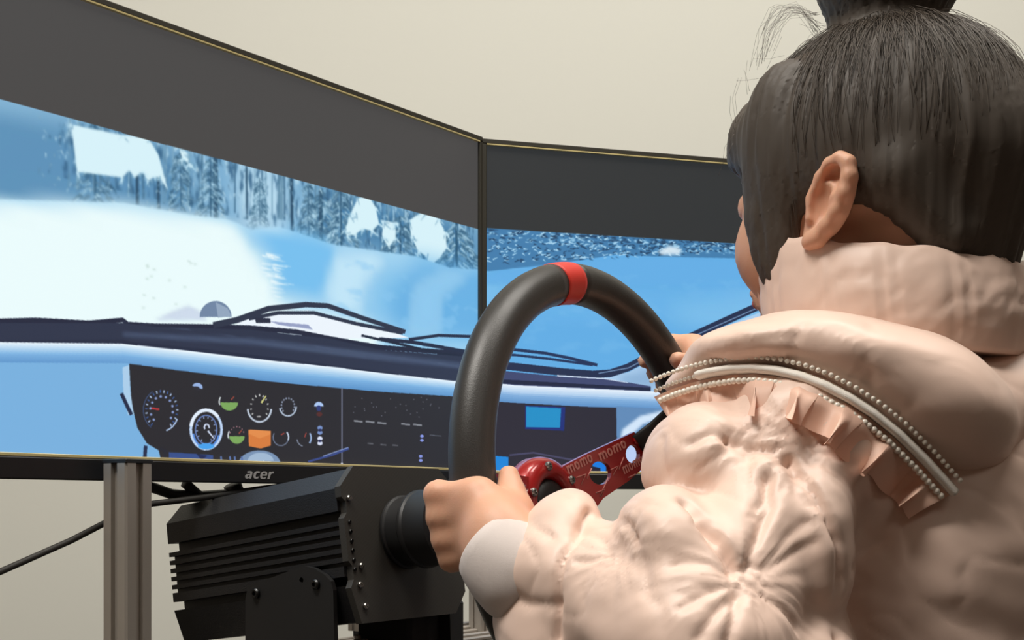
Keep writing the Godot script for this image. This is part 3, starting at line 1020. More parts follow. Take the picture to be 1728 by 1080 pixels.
	box(st, Vector3(c.x, 0.555 + (c.y - 0.555) / 2 + 0.006, c.z) - t.position, Vector3(0.072, c.y - 0.555 + 0.012, 0.06), b, 0.003)
	obj("support_block", st, M.black_matte, t)

func wheel() -> void:
	var t := thing("steering_wheel", "black leather steering wheel with a red top marker and red drilled spokes", "steering wheel", WC)
	var st := new_st()
	var at := func(deg: float, r := RIM_R) -> Vector3: return (WR * cos(deg_to_rad(deg)) + WU * sin(deg_to_rad(deg))) * r
	var leather := mat(rgb8(52, 50, 48), 0.42)
	leather.normal_enabled = true
	leather.normal_texture = noise_map(0.12, 256, true, 5.0, 12, FastNoiseLite.TYPE_CELLULAR)
	leather.normal_scale = 0.16
	leather.uv1_triplanar = true
	leather.uv1_scale = Vector3(40, 40, 40)
	var pts := []
	var bm := 101.0
	for i in 121: pts.append(at.call(bm + 4.2 + (360.0 - 8.4) * i / 120.0))
	tube(st, pts, [RIM_T], 28, false, 1.0, WN)
	obj("rim", st, leather, t)
	st = new_st()
	pts = []
	for i in 9: pts.append(at.call(bm - 4.4 + 8.8 * i / 8.0))
	tube(st, pts, [RIM_T + 0.0004], 28, false, 1.0, WN)
	obj("top_marker", st, mat(rgb8(214, 52, 40), 0.5), t).set_meta("label", "red band at the top of the rim")
	# spokes: a dished plate, drilled, and a black arm up to the rim
	var d0 := 18.0
	var txt := mat(rgb8(226, 150, 140), 0.5)
	for k in 3:
		var sgn := -1.0 if k == 1 else 1.0
		var dd := d0 if k == 0 else (2 * bm - d0 if k == 1 else bm + 180.0)
		var a := WR * cos(deg_to_rad(dd)) + WU * sin(deg_to_rad(dd))
		var es := (a * 0.075 + WN * 0.024).normalized()
		var gs := (WU * cos(deg_to_rad(dd)) - WR * sin(deg_to_rad(dd))) * sgn
		var o := -WN * 0.0545
		# the outline as it shows on the right-hand spoke
		var a1 := WR * cos(deg_to_rad(d0)) + WU * sin(deg_to_rad(d0))
		var e1 := (a1 * 0.075 + WN * 0.024).normalized()
		var g1 := WU * cos(deg_to_rad(d0)) - WR * sin(deg_to_rad(d0))
		var n1 := e1.cross(g1).normalized()
		var l2 := func(px: float, py: float) -> Vector2:
			var w: Vector3 = on_plane(px, py, WC + o, n1) - WC - o
			return Vector2(w.dot(e1), w.dot(g1))
		var outline := []
		for q in [[930, 800], [953, 785], [990, 766], [1040, 743], [1070, 729], [1081, 738], [1092, 760], [1088, 788], [1060, 812], [1018, 841], [1006, 858], [985, 876], [950, 890], [930, 860]]: outline.append(l2.call(q[0], q[1]))
		var h1 := []
		for i in 20:
			h1.append(l2.call(1013 + 18.5 * cos(TAU * i / 20), 798 + 20.0 * sin(TAU * i / 20)))
		var h2 := []
		for i in 18:
			h2.append(l2.call(1068 + 12.0 * cos(TAU * i / 18), 766 + 15.5 * sin(TAU * i / 18)))
		var sp := obj_mesh("spoke", csg_plate(outline, [h1, h2], o, es, gs, -es.cross(gs).normalized() * 0.004 * sgn), M.red, t)
		var n := es.cross(gs).normalized() * sgn
		# arm
		st = new_st()
		var p0: Vector2 = l2.call(1090, 757)
		var ra := dd + 12.5 * sgn if k < 2 else dd
		var s0 := o + es * p0.x + gs * p0.y
		var s1: Vector3 = at.call(ra, RIM_R - 0.006)
		tube(st, [s0 - es * 0.004 - n * 0.002, s0 + (s1 - s0) * 0.35, s0 + (s1 - s0) * 0.7, s1], [0.0145, 0.0125, 0.0105, 0.0115], 16, false, 0.42, WN)
		obj("spoke_arm", st, M.black, t)
		if k == 0:
			for q in [[959, 800, 1000, 778, "momo"], [1013, 778, 1057, 754, "momo"], [1053, 800, 1086, 781, "momo"]]:
				var b0: Vector2 = l2.call(q[0], q[1]); var b1: Vector2 = l2.call(q[2], q[3])
				var ux := (es * (b1 - b0).x + gs * (b1 - b0).y)
				var tm := text_solid(q[4], 0.0105, 0.0004, 0.0)
				var w := tm.get_aabb().size.x
				var m := obj_mesh("lettering", tm, txt, sp)
				var uxn := ux.normalized()
				m.basis = Basis(uxn * (ux.length() / w), n.cross(uxn), n)
				m.position = o + es * (b0 + b1).x / 2 + gs * (b0 + b1).y / 2 + n.cross(uxn) * 0.0034 + n * 0.0003
			# printed chevrons
			for q in [[[972, 806], [988, 800], [980, 818]], [[1030, 793], [1043, 786], [1034, 802]], [[1044, 792], [1052, 772]], [[990, 808], [998, 790]], [[1012, 838], [1026, 806]], [[1060, 806], [1072, 800]], [[1005, 832], [1020, 826], [1014, 838]]]:
				st = new_st()
				var l := []
				for p in q:
					var v: Vector2 = l2.call(p[0], p[1])
					l.append(o + es * v.x + gs * v.y + n * 0.0003)
				tube(st, l, [0.0005], 5, false, 0.6, n)
				obj("printed_mark", st, txt, sp)
			st = new_st()
			var v: Vector2 = l2.call(1074, 742)
			bolt(st, o + es * v.x + gs * v.y, n, 0.0038, 0.0022)
			obj("spoke_screw", st, M.red, sp)
	# hub: glossy red ring, bolts, black horn cap
	var hub := WN * -0.0550
	st = new_st()
	lathe(st, [[0.0205, -0.004], [0.0205, 0.0075], [0.0222, 0.0102], [0.0250, 0.0116], [0.0285, 0.0114], [0.0328, 0.0098], [0.0356, 0.0068], [0.0372, 0.002], [0.0374, -0.006], [0.032, -0.010], [0.0205, -0.010]], hub, WN, 64, true)
	var ring := obj("hub_ring", st, M.red, t)
	for i in 6:
		st = new_st()
		var a := deg_to_rad(101.0 - 60.0 * i)
		bolt(st, hub + (WR * cos(a) + WU * sin(a)) * 0.0290 + WN * 0.0108, WN, 0.0034, 0.0026)
		obj("hub_bolt", st, M.steel, ring)
	st = new_st()
	lathe(st, [[0.0205, 0.004], [0.0195, 0.0075], [0.012, 0.0095], [0.0, 0.0098]], hub, WN, 40, true)
	obj("horn_button", st, M.black, t)
	st = new_st()
	lathe(st, [[0.0, -0.045], [0.021, -0.045], [0.025, -0.040], [0.025, -0.018], [0.030, -0.012], [0.030, -0.005], [0.0, -0.004]], hub, WN, 40)
	obj("hub_adapter", st, M.black, t)

# ------------------------------------------------------------------ smooth solids: tapered capsules and ellipsoids joined, meshed as surface nets
class Solid:
	var kind := PackedByteArray()       # 0 capsule, 1 ellipsoid; +2 where it is taken away
	var a := PackedVector3Array()
	var b := PackedVector3Array()
	var ra := PackedFloat32Array()
	var rb := PackedFloat32Array()
	var k := PackedFloat32Array()
	var inv: Array[Transform3D] = []
	var reach := PackedFloat32Array()   # bounding radius about the middle
	var mid := PackedVector3Array()
	var widest := -1.0

	func cap(p: Vector3, q: Vector3, r0: float, r1: float, kk := 0.01, less := false) -> void:
		kind.append(2 if less else 0); a.append(p); b.append(q - p); ra.append(r0); rb.append(r1); k.append(kk)
		inv.append(Transform3D()); mid.append((p + q) / 2); reach.append(p.distance_to(q) / 2 + maxf(r0, r1))

	func ell(c: Vector3, bs: Basis, r: Vector3, kk := 0.01, less := false) -> void:
		kind.append(3 if less else 1); a.append(c); b.append(r); ra.append(minf(r.x, minf(r.y, r.z))); rb.append(0.0); k.append(kk)
		inv.append(Transform3D(bs, c).affine_inverse()); mid.append(c); reach.append(maxf(r.x, maxf(r.y, r.z)))

	func one(i: int, p: Vector3) -> float:
		if kind[i] & 1:
			var q: Vector3 = inv[i] * p
			var r := b[i]
			var s := q / r
			var k0 := s.length()
			if k0 < 1e-5: return -ra[i]
			return k0 * (k0 - 1.0) / (s / r).length()
		var ba := b[i]
		var pa := p - a[i]
		var h := clampf(pa.dot(ba) / maxf(ba.dot(ba), 1e-12), 0.0, 1.0)
		return (pa - ba * h).length() - lerpf(ra[i], rb[i], h)

	func dist(p: Vector3, list: PackedInt32Array) -> float:
		var d := 1.0
		for i in list:
			var e := one(i, p)
			var kk := k[i]
			if kind[i] < 2:
				var h := maxf(kk - absf(d - e), 0.0) / kk
				d = minf(d, e) - h * h * kk * 0.25
			else:
				e = -e
				var h := maxf(kk - absf(d - e), 0.0) / kk
				d = maxf(d, e) + h * h * kk * 0.25
		return d

	func all() -> PackedInt32Array:
		return PackedInt32Array(range(kind.size()))

	func near(p: Vector3, r: float) -> PackedInt32Array:
		if widest < 0.0:
			for x in k: widest = maxf(widest, x)
		var l := PackedInt32Array()
		for i in kind.size():
			if mid[i].distance_to(p) < reach[i] + r + widest * 1.3: l.append(i)
		return l

	# the first point of the surface along a ray
	func hit(o: Vector3, dir: Vector3, t0 := 0.3) -> Vector3:
		var t := t0
		var l := all()
		for i in 90:
			var d := dist(o + dir * t, l)
			if d < 0.0002: break
			t += d * 0.8
			if t > 2.0: break
		return o + dir * t

	func grad(p: Vector3) -> Vector3:
		var l := near(p, 0.01)
		var e := 0.0015
		return Vector3(dist(p + Vector3(e, 0, 0), l) - dist(p - Vector3(e, 0, 0), l), dist(p + Vector3(0, e, 0), l) - dist(p - Vector3(0, e, 0), l), dist(p + Vector3(0, 0, e), l) - dist(p - Vector3(0, 0, e), l)).normalized()

	# surface nets; returns [points, indices]
	func nets(c: float, low := -1e9) -> Array:
		const N := 8
		var lo := Vector3.INF
		var hi := -Vector3.INF
		for i in kind.size():
			if kind[i] < 2:
				lo = lo.min(mid[i] - Vector3.ONE * reach[i]); hi = hi.max(mid[i] + Vector3.ONE * reach[i])
		lo.y = maxf(lo.y, low)
		lo -= Vector3.ONE * c * 2; hi += Vector3.ONE * c * 2
		var bs := c * N
		var nb := Vector3i(((hi - lo) / bs).ceil())
		var pts := PackedVector3Array()
		var cell := {}
		var corner := {}
		var half := bs * 0.5 * 1.7321
		var M1 := N + 1
		var vals := PackedFloat32Array()
		vals.resize(M1 * M1 * M1)
		for bz in nb.z:
			for by in nb.y:
				for bx in nb.x:
					var o := lo + Vector3(bx, by, bz) * bs
					var m := o + Vector3.ONE * bs * 0.5
					var l := near(m, half)
					if l.is_empty(): continue
					var dm := dist(m, l)
					if absf(dm) > half * 1.45 + 0.008: continue
					var n := 0
					for z in M1:
						for y in M1:
							for x in M1:
								vals[n] = dist(o + Vector3(x, y, z) * c, l)
								n += 1
					for z in N:
						for y in N:
							for x in N:
								var q := x + M1 * (y + M1 * z)
								var v0 := vals[q]; var v1 := vals[q + 1]; var v2 := vals[q + M1]; var v3 := vals[q + M1 + 1]
								var q2 := q + M1 * M1
								var v4 := vals[q2]; var v5 := vals[q2 + 1]; var v6 := vals[q2 + M1]; var v7 := vals[q2 + M1 + 1]
								var s := int(v0 < 0) | int(v1 < 0) << 1 | int(v2 < 0) << 2 | int(v3 < 0) << 3 | int(v4 < 0) << 4 | int(v5 < 0) << 5 | int(v6 < 0) << 6 | int(v7 < 0) << 7
								if s == 0 or s == 255: continue
								var sum := Vector3.ZERO
								var cnt := 0
								if (v0 < 0) != (v1 < 0): sum += Vector3(v0 / (v0 - v1), 0, 0); cnt += 1
								if (v2 < 0) != (v3 < 0): sum += Vector3(v2 / (v2 - v3), 1, 0); cnt += 1
								if (v4 < 0) != (v5 < 0): sum += Vector3(v4 / (v4 - v5), 0, 1); cnt += 1
								if (v6 < 0) != (v7 < 0): sum += Vector3(v6 / (v6 - v7), 1, 1); cnt += 1
								if (v0 < 0) != (v2 < 0): sum += Vector3(0, v0 / (v0 - v2), 0); cnt += 1
								if (v1 < 0) != (v3 < 0): sum += Vector3(1, v1 / (v1 - v3), 0); cnt += 1
								if (v4 < 0) != (v6 < 0): sum += Vector3(0, v4 / (v4 - v6), 1); cnt += 1
								if (v5 < 0) != (v7 < 0): sum += Vector3(1, v5 / (v5 - v7), 1); cnt += 1
								if (v0 < 0) != (v4 < 0): sum += Vector3(0, 0, v0 / (v0 - v4)); cnt += 1
								if (v1 < 0) != (v5 < 0): sum += Vector3(1, 0, v1 / (v1 - v5)); cnt += 1
								if (v2 < 0) != (v6 < 0): sum += Vector3(0, 1, v2 / (v2 - v6)); cnt += 1
								if (v3 < 0) != (v7 < 0): sum += Vector3(1, 1, v3 / (v3 - v7)); cnt += 1
								var id := Vector3i(bx * N + x, by * N + y, bz * N + z)
								cell[id] = pts.size()
								corner[id] = s
								pts.append(o + (Vector3(x, y, z) + sum / cnt) * c)
		var idx := PackedInt32Array()
		var ux := Vector3i(1, 0, 0); var uy := Vector3i(0, 1, 0); var uz := Vector3i(0, 0, 1)
		for id: Vector3i in cell:
			var s: int = corner[id]
			var in0 := s & 1
			for ax in 3:
				var in1 := (s >> (1 << ax)) & 1
				if in0 == in1: continue
				var u := uy if ax == 0 else (uz if ax == 1 else ux)
				var w := uz if ax == 0 else (ux if ax == 1 else uy)
				var i1: int = cell.get(id - u, -1); var i2: int = cell.get(id - u - w, -1); var i3: int = cell.get(id - w, -1)
				if i1 < 0 or i2 < 0 or i3 < 0: continue
				var i0: int = cell[id]
				if in0: idx.append_array([i0, i2, i1, i0, i3, i2])     # clockwise fronts
				else: idx.append_array([i0, i1, i2, i0, i2, i3])
		return [pts, idx]

func normals_of(pts: PackedVector3Array, idx: PackedInt32Array) -> PackedVector3Array:
	var n := PackedVector3Array()
	n.resize(pts.size())
	for i in range(0, idx.size(), 3):
		var i0 := idx[i]; var i1 := idx[i + 1]; var i2 := idx[i + 2]
		var f := (pts[i2] - pts[i0]).cross(pts[i1] - pts[i0])
		n[i0] += f; n[i1] += f; n[i2] += f
	for i in n.size(): n[i] = n[i].normalized()
	return n

func relax(pts: PackedVector3Array, idx: PackedInt32Array, amount := 0.5, times := 1) -> PackedVector3Array:
	for t in times:
		var sum := PackedVector3Array(); sum.resize(pts.size())
		var cnt := PackedInt32Array(); cnt.resize(pts.size())
		for i in range(0, idx.size(), 3):
			var i0 := idx[i]; var i1 := idx[i + 1]; var i2 := idx[i + 2]
			sum[i0] += pts[i1] + pts[i2]; sum[i1] += pts[i0] + pts[i2]; sum[i2] += pts[i0] + pts[i1]
			cnt[i0] += 2; cnt[i1] += 2; cnt[i2] += 2
		for i in pts.size():
			if cnt[i]: pts[i] = pts[i].lerp(sum[i] / cnt[i], amount)
	return pts

func mesh_of(parts: Array) -> ArrayMesh:      # several [points, indices] as one surface
	var pts := PackedVector3Array(); var idx := PackedInt32Array(); var nrm := PackedVector3Array()
	for p in parts:
		var base := pts.size()
		var ix: PackedInt32Array = p[1]
		nrm.append_array(normals_of(p[0], ix))
		pts.append_array(p[0])
		for i in ix: idx.append(i + base)
	var arr := []
	arr.resize(Mesh.ARRAY_MAX)
	arr[Mesh.ARRAY_VERTEX] = pts
	arr[Mesh.ARRAY_NORMAL] = nrm
	arr[Mesh.ARRAY_INDEX] = idx
	var m := ArrayMesh.new()
	m.add_surface_from_arrays(Mesh.PRIMITIVE_TRIANGLES, arr)
	return m

# ------------------------------------------------------------------ the child
const FB := Vector3(-0.7857, 0, -0.6187)     # where her body faces
const LB := Vector3(-0.6187, 0, 0.7857)      # her left
var HC := Vector3(0.227, 0.893, -0.765)      # middle of her skull
var FH := Vector3(-0.69, 0, -0.7238)         # where her head faces
var LH := Vector3(-0.7238, 0, 0.69)
var UH := Vector3.UP

func hp(f: float, u: float, l: float) -> Vector3: return HC + FH * f + UH * u + LH * l

func puff(s: Solid, px: float, py: float, z: float, rx: float, ry: float, rz: float, rot := 0.0, k := 0.008) -> void:
	var m := z / F
	s.ell(P(px, py, z), Basis(Vector3(0, 0, 1), deg_to_rad(-rot)), Vector3(rx * m, ry * m, rz), k)

func person() -> void:
	var t := thing("person", "child seen from behind in a quilted pale pink puffer jacket, gripping the steering wheel", "person", Vector3(0.26, 0.0, -0.77))
	var off := t.position
	skin_mesh(t, off)
	coat(t, off)
	hair(t, off)
	legs(t, off)
	seat()

func shifted(parts: Array, off: Vector3) -> Array:
	for p in parts:
		var v: PackedVector3Array = p[0]
		for i in v.size(): v[i] -= off
		p[0] = v
	return parts

func hand(deg: float, tsign: float, wrist: Vector3, elbow: Vector3, bend := [-30.0, -108.0, -158.0]) -> Solid:
	var s := Solid.new()
	var a := deg_to_rad(deg)
	var O := WR * cos(a) + WU * sin(a)
	var p0 := WC + O * RIM_R
	var T := (WU * cos(a) - WR * sin(a)) * tsign
	var at := func(phi: float, rad: float, tt: float) -> Vector3:
		var f := deg_to_rad(phi)
		# the rim bends away from the tangent
		return p0 + (O * cos(f) + WN * sin(f)) * rad + T * tt - O * (tt * tt / (2.0 * RIM_R))
	var tts := [0.0185, 0.005, -0.0085, -0.0205]
	var rs := [0.0079, 0.0080, 0.0076, 0.0068]
	for i in 4:
		var r: float = rs[i]
		var q: float = RIM_T + r * 0.95
		var tt: float = tts[i]
		var m0: Vector3 = at.call(44.0 - 3 * i, q + 0.0012, tt * 0.95 - (0.0045 if i == 0 else 0.001))
		var m1: Vector3 = at.call(bend[0], q + 0.0012, tt)
		var m2: Vector3 = at.call(bend[1], q - 0.0006, tt)
		var m3: Vector3 = at.call(bend[2] + 4 * i, q - 0.001, tt)
		s.cap(m0, m1, r * 1.12, r * 1.04, 0.006)
		s.cap(m1, m2, r * 1.04, r * 0.92, 0.004)
		s.cap(m2, m3, r * 0.92, r * 0.8, 0.004)
		var w := wrist + T * (0.010 - 0.0065 * i)
		s.cap(m0, w, r * 1.2, 0.0115, 0.012)
	# thumb over the driver's side of the rim
	var c0 := wrist + T * 0.012 + WN * 0.002
	var c1: Vector3 = at.call(98.0, RIM_T + 0.0105, 0.001)
	var c2: Vector3 = at.call(114.0, RIM_T + 0.0082, 0.0125)
	var c3: Vector3 = at.call(126.0, RIM_T + 0.0074, 0.0225)
	s.cap(c0, c1, 0.0135, 0.0105, 0.012)
	s.cap(c1, c2, 0.0100, 0.0084, 0.004)
	s.cap(c2, c3, 0.0082, 0.0068, 0.004)
	# web between thumb and first finger, heel of the hand, wrist
	s.cap(c1, at.call(62.0, RIM_T + 0.0095, 0.002), 0.0090, 0.0090, 0.010)
	s.cap(at.call(72.0, RIM_T + 0.012, -0.008), wrist, 0.0115, 0.015, 0.012)
	s.cap(at.call(66.0, RIM_T + 0.012, -0.016), wrist - T * 0.008, 0.0105, 0.014, 0.012)
	s.cap(wrist, wrist.lerp(elbow, 0.35), 0.0185, 0.021, 0.014)
	return s

const LW := Vector3(0, 0, 0)
var lwrist: Vector3
var lelbow: Vector3
var lshould: Vector3
var rwrist: Vector3
var relbow: Vector3
var rshould: Vector3

func skin_mesh(t: Node3D, off: Vector3) -> void:
	lwrist = P(846, 922, 0.705)
	lelbow = P(1200, 1090, 0.615)
	lshould = P(1350, 760, 0.69)
	rwrist = P(1228, 668, 0.915)
	rshould = Vector3(0.315, 0.72, -0.86)
	relbow = Vector3(0.30, 0.64, -0.99)
	var parts := []
	var hl: Array = hand(185.5, -1.0, lwrist, lelbow).nets(0.0019)
	hl[0] = relax(hl[0], hl[1], 0.5, 3)
	parts.append(hl)
	var hr: Array = hand(38.5, 1.0, rwrist, relbow, [-8.0, -46.0, -74.0]).nets(0.0025)
	hr[0] = relax(hr[0], hr[1], 0.5, 2)
	parts.append(hr)
	var s := Solid.new()
	var hb := Basis(FH, UH, LH)
	s.ell(hp(0, 0, 0), hb, Vector3(0.086, 0.074, 0.069), 0.01)
	s.ell(hp(0.022, -0.045, 0), hb, Vector3(0.062, 0.060, 0.056), 0.02)
	s.cap(hp(0.0, -0.070, 0.046), hp(0.060, -0.092, 0.012), 0.012, 0.013, 0.02)
	s.cap(hp(0.0, -0.070, -0.046), hp(0.060, -0.092, -0.012), 0.012, 0.013, 0.02)
	s.ell(hp(0.068, -0.092, 0), hb, Vector3(0.014, 0.012, 0.016), 0.014)
	for g in [-1, 1]:
		s.ell(hp(0.050, -0.055, 0.036 * g), hb, Vector3(0.028, 0.026, 0.022), 0.02)
		s.cap(hp(0.083, -0.006, 0.010 * g), hp(0.066, -0.006, 0.044 * g), 0.005, 0.005, 0.012)
		s.ell(hp(0.083, -0.022, 0.030 * g), hb, Vector3(0.010, 0.009, 0.014), 0.012, true)
		s.ell(hp(0.071, -0.023, 0.030 * g), hb, Vector3(0.0115, 0.0115, 0.0135), 0.003)
	s.cap(hp(0.083, -0.022, 0), hp(0.094, -0.054, 0), 0.0055, 0.0075, 0.008)
	for g in [-1, 1]: s.ell(hp(0.090, -0.057, 0.008 * g), hb, Vector3(0.007, 0.006, 0.006), 0.005)
	s.cap(hp(0.084, -0.0735, -0.012), hp(0.084, -0.0735, 0.012), 0.0045, 0.0045, 0.004)
	s.cap(hp(0.083, -0.0805, -0.010), hp(0.083, -0.0805, 0.010), 0.0048, 0.0048, 0.004)
	s.cap(hp(-0.012, -0.050, 0), hp(-0.018, -0.150, 0), 0.033, 0.036, 0.02)
	s.cap(hp(-0.036, -0.010, 0), hp(-0.022, -0.100, 0), 0.042, 0.032, 0.02)
	# trunk and arms inside the jacket
	s.cap(hp(-0.018, -0.15, 0), Vector3(0.25, 0.62, -0.77), 0.045, 0.085, 0.04)
	s.cap(Vector3(0.25, 0.62, -0.77), Vector3(0.255, 0.42, -0.775), 0.085, 0.095, 0.04)
	for q in [[lshould, lelbow, lwrist], [rshould, relbow, rwrist]]:
		s.cap(Vector3(0.25, 0.70, -0.77), q[0], 0.04, 0.026, 0.03)
		s.cap(q[0], q[1], 0.024, 0.019, 0.01)
		s.cap(q[1], q[1].lerp(q[2], 0.78), 0.019, 0.0160, 0.01)
	parts.append(s.nets(0.0038))
	# ears
	for g in [1, -1]: parts.append(ear(g).nets(0.0012 if g > 0 else 0.002))
	var skin := mat(rgb8(224, 170, 140), 0.5)
	skin.subsurf_scatter_enabled = true
	skin.subsurf_scatter_strength = 0.12
	skin.normal_enabled = true
	skin.normal_texture = noise_map(0.1, 256, true, 3.0, 22)
	skin.normal_scale = 0.12
	skin.uv1_triplanar = true
	skin.uv1_scale = Vector3(25, 25, 25)
	M.skin = skin
	var body := obj_mesh("body", mesh_of(shifted(parts, off)), skin, t)
	var white := mat(rgb8(236, 232, 226), 0.25)
	var iris := mat(rgb8(38, 26, 20), 0.15)
	var brow := mat(rgb8(60, 48, 40), 0.8)
	var lip := mat(rgb8(196, 112, 104), 0.5)
	for g in [1, -1]:
		var e := Solid.new()
		e.ell(hp(0.0705, -0.0232, 0.029 * g), hb, Vector3(0.0113, 0.0072, 0.0122), 0.002)
		var eye := obj_mesh("eye", mesh_of(shifted([e.nets(0.0012)], off)), white, body)
		e = Solid.new()
		e.ell(hp(0.0800, -0.0234, 0.0285 * g), hb, Vector3(0.0027, 0.0052, 0.0052), 0.002)
		obj_mesh("iris", mesh_of(shifted([e.nets(0.0008)], off)), iris, body)
		e = Solid.new()
		e.cap(hp(0.0855, -0.0040, 0.014 * g), hp(0.0800, -0.0015, 0.030 * g), 0.0020, 0.0022, 0.002)
		e.cap(hp(0.0800, -0.0015, 0.030 * g), hp(0.0690, -0.0050, 0.044 * g), 0.0022, 0.0012, 0.002)
		obj_mesh("eyebrow", mesh_of(shifted([e.nets(0.001)], off)), brow, body)
	var lp := Solid.new()
	lp.cap(hp(0.0858, -0.0738, -0.011), hp(0.0858, -0.0738, 0.011), 0.0034, 0.0034, 0.002)
	lp.cap(hp(0.0850, -0.0803, -0.009), hp(0.0850, -0.0803, 0.009), 0.0038, 0.0038, 0.002)
	obj_mesh("lips", mesh_of(shifted([lp.nets(0.001)], off)), lip, body)

func ear(g: int) -> Solid:
	var s := Solid.new()
	# ear axes: up (slightly tilted back), out from the head (swept back), and along the head
	var c := hp(-0.002, -0.0400, 0.0720 * g)
	var out := (LH * g * 0.26 - FH * 0.97).normalized()      # the rim stands away towards the back
	var up := (UH * 0.97 - FH * 0.2).normalized()
	var fr := out.cross(up).normalized() * g                    # not used for looks beyond a third axis
	var at := func(x: float, y: float, z: float) -> Vector3: return c + out * x * 0.98 + up * y * 0.84 + fr * z
	var rim := []
	for q in [[-0.004, 0.004, 0.0035], [0.000, 0.017, 0.002], [0.005, 0.0245, 0.001], [0.0115, 0.0265, 0.0], [0.0175, 0.0225, -0.001], [0.0205, 0.013, -0.001], [0.0200, 0.002, 0.0], [0.0165, -0.009, 0.0], [0.011, -0.018, 0.0005], [0.005, -0.025, 0.001], [0.000, -0.0265, 0.002]]:
		rim.append(at.call(q[0], q[1], q[2]))
	var rr := [0.0030, 0.0034, 0.0038, 0.0040, 0.0041, 0.0041, 0.0040, 0.0040, 0.0044, 0.0050, 0.0048]
	for i in rim.size() - 1: s.cap(rim[i], rim[i + 1], rr[i], rr[i + 1], 0.003)
	# the sheet behind, anti-helix, tragus, concha
	var b := Basis(out, up, fr)
	s.ell(at.call(0.008, 0.002, -0.0045), b, Vector3(0.0150, 0.0215, 0.0042), 0.004)
	s.ell(at.call(0.0085, 0.0165, 0.0010), b, Vector3(0.0055, 0.0050, 0.0040), 0.003, true)
	s.cap(at.call(0.006, 0.011, -0.001), at.call(0.0130, 0.000, 0.000), 0.0020, 0.0024, 0.004)
	s.cap(at.call(0.0125, 0.000, 0.001), at.call(0.007, -0.012, 0.001), 0.0026, 0.0024, 0.004)
	s.cap(at.call(-0.002, -0.002, 0.003), at.call(-0.001, -0.010, 0.003), 0.0035, 0.0035, 0.004)
	s.ell(at.call(0.005, -0.002, 0.0030), b, Vector3(0.0062, 0.0105, 0.0052), 0.003, true)
	s.cap(at.call(-0.005, 0.008, -0.007), at.call(-0.004, -0.020, -0.006), 0.008, 0.008, 0.006)
	return s

# ------------------------------------------------------------------ clothes
var coat_s: Solid
var hood_s: Solid

func coat_solid() -> Solid:
	var s := Solid.new()
	var bb := Basis(FB, Vector3.UP, LB)
	s.ell(Vector3(0.262, 0.645, -0.775), bb, Vector3(0.105, 0.125, 0.128), 0.03)
	s.ell(Vector3(0.268, 0.52, -0.78), bb, Vector3(0.122, 0.12, 0.145), 0.03)
	s.cap(Vector3(0.245, 0.735, -0.765), lshould, 0.06, 0.046, 0.02)
	s.cap(Vector3(0.255, 0.735, -0.77), rshould, 0.06, 0.046, 0.02)
	# far arm
	s.cap(rshould, relbow, 0.05, 0.044, 0.02)
	s.cap(relbow, relbow.lerp(rwrist, 0.8), 0.044, 0.026, 0.02)
	# near arm and shoulder, quilt by quilt
	s.cap(lshould, lelbow, 0.040, 0.034, 0.01)
	s.cap(lelbow, lwrist.lerp(lelbow, 0.28), 0.034, 0.026, 0.01)
	puff(s, 1375, 770, 0.705, 105, 105, 0.062, 0, 0.008)
	puff(s, 1192, 785, 0.705, 110, 108, 0.058, -10, 0.007)
	puff(s, 1345, 930, 0.675, 86, 190, 0.060, 4, 0.006)
	puff(s, 1330, 1120, 0.668, 115, 130, 0.065, 0, 0.008)
	puff(s, 1118, 898, 0.652, 78, 78, 0.044, 10, 0.006)
	puff(s, 1150, 985, 0.650, 112, 112, 0.052, 0, 0.022)
	puff(s, 1165, 1100, 0.638, 150, 110, 0.058, 10, 0.03)
	puff(s, 1005, 985, 0.680, 74, 110, 0.044, 22, 0.006)
	puff(s, 930, 965, 0.705, 80, 150, 0.047, 20, 0.006)
	puff(s, 945, 1090, 0.695, 100, 85, 0.048, 10, 0.02)
	puff(s, 1500, 900, 0.740, 105, 230, 0.075, 0, 0.008)
	return s

var seams := []      # [points, depth, width]
var rosettes := []   # [centre, normal, radius, seed, tangent]

func ray_hit(s: Solid, px: float, py: float) -> Vector3:
	var o := Vector3(0, EYE, 0)
	return s.hit(o, (P(px, py, 1.0) - o).normalized(), 0.4)

func seam(s: Solid, pts: Array, depth: float, width: float) -> void:
	var l := PackedVector3Array()
	for i in range(0, pts.size(), 2): l.append(ray_hit(s, pts[i], pts[i + 1]))
	var box := AABB(l[0], Vector3.ZERO)
	for p in l: box = box.expand(p)
	seams.append([l, depth, width, box.grow(width * 3.0)])

func rosette(s: Solid, px: float, py: float, r: float, sd: int, dx: float, dy: float, dent := 1.0) -> void:
	var c := ray_hit(s, px, py)
	var n := s.grad(c)
	var t := (P(px + dx, py + dy, 1.0) - P(px, py, 1.0)).normalized()
	t = (t - n * t.dot(n)).normalized()
	rosettes.append([c, n, r, sd, t, dent])

func seg_dist(p: Vector3, a: Vector3, b: Vector3) -> float:
	var ba := b - a
	return (p - a - ba * clampf((p - a).dot(ba) / maxf(ba.dot(ba), 1e-12), 0.0, 1.0)).length()

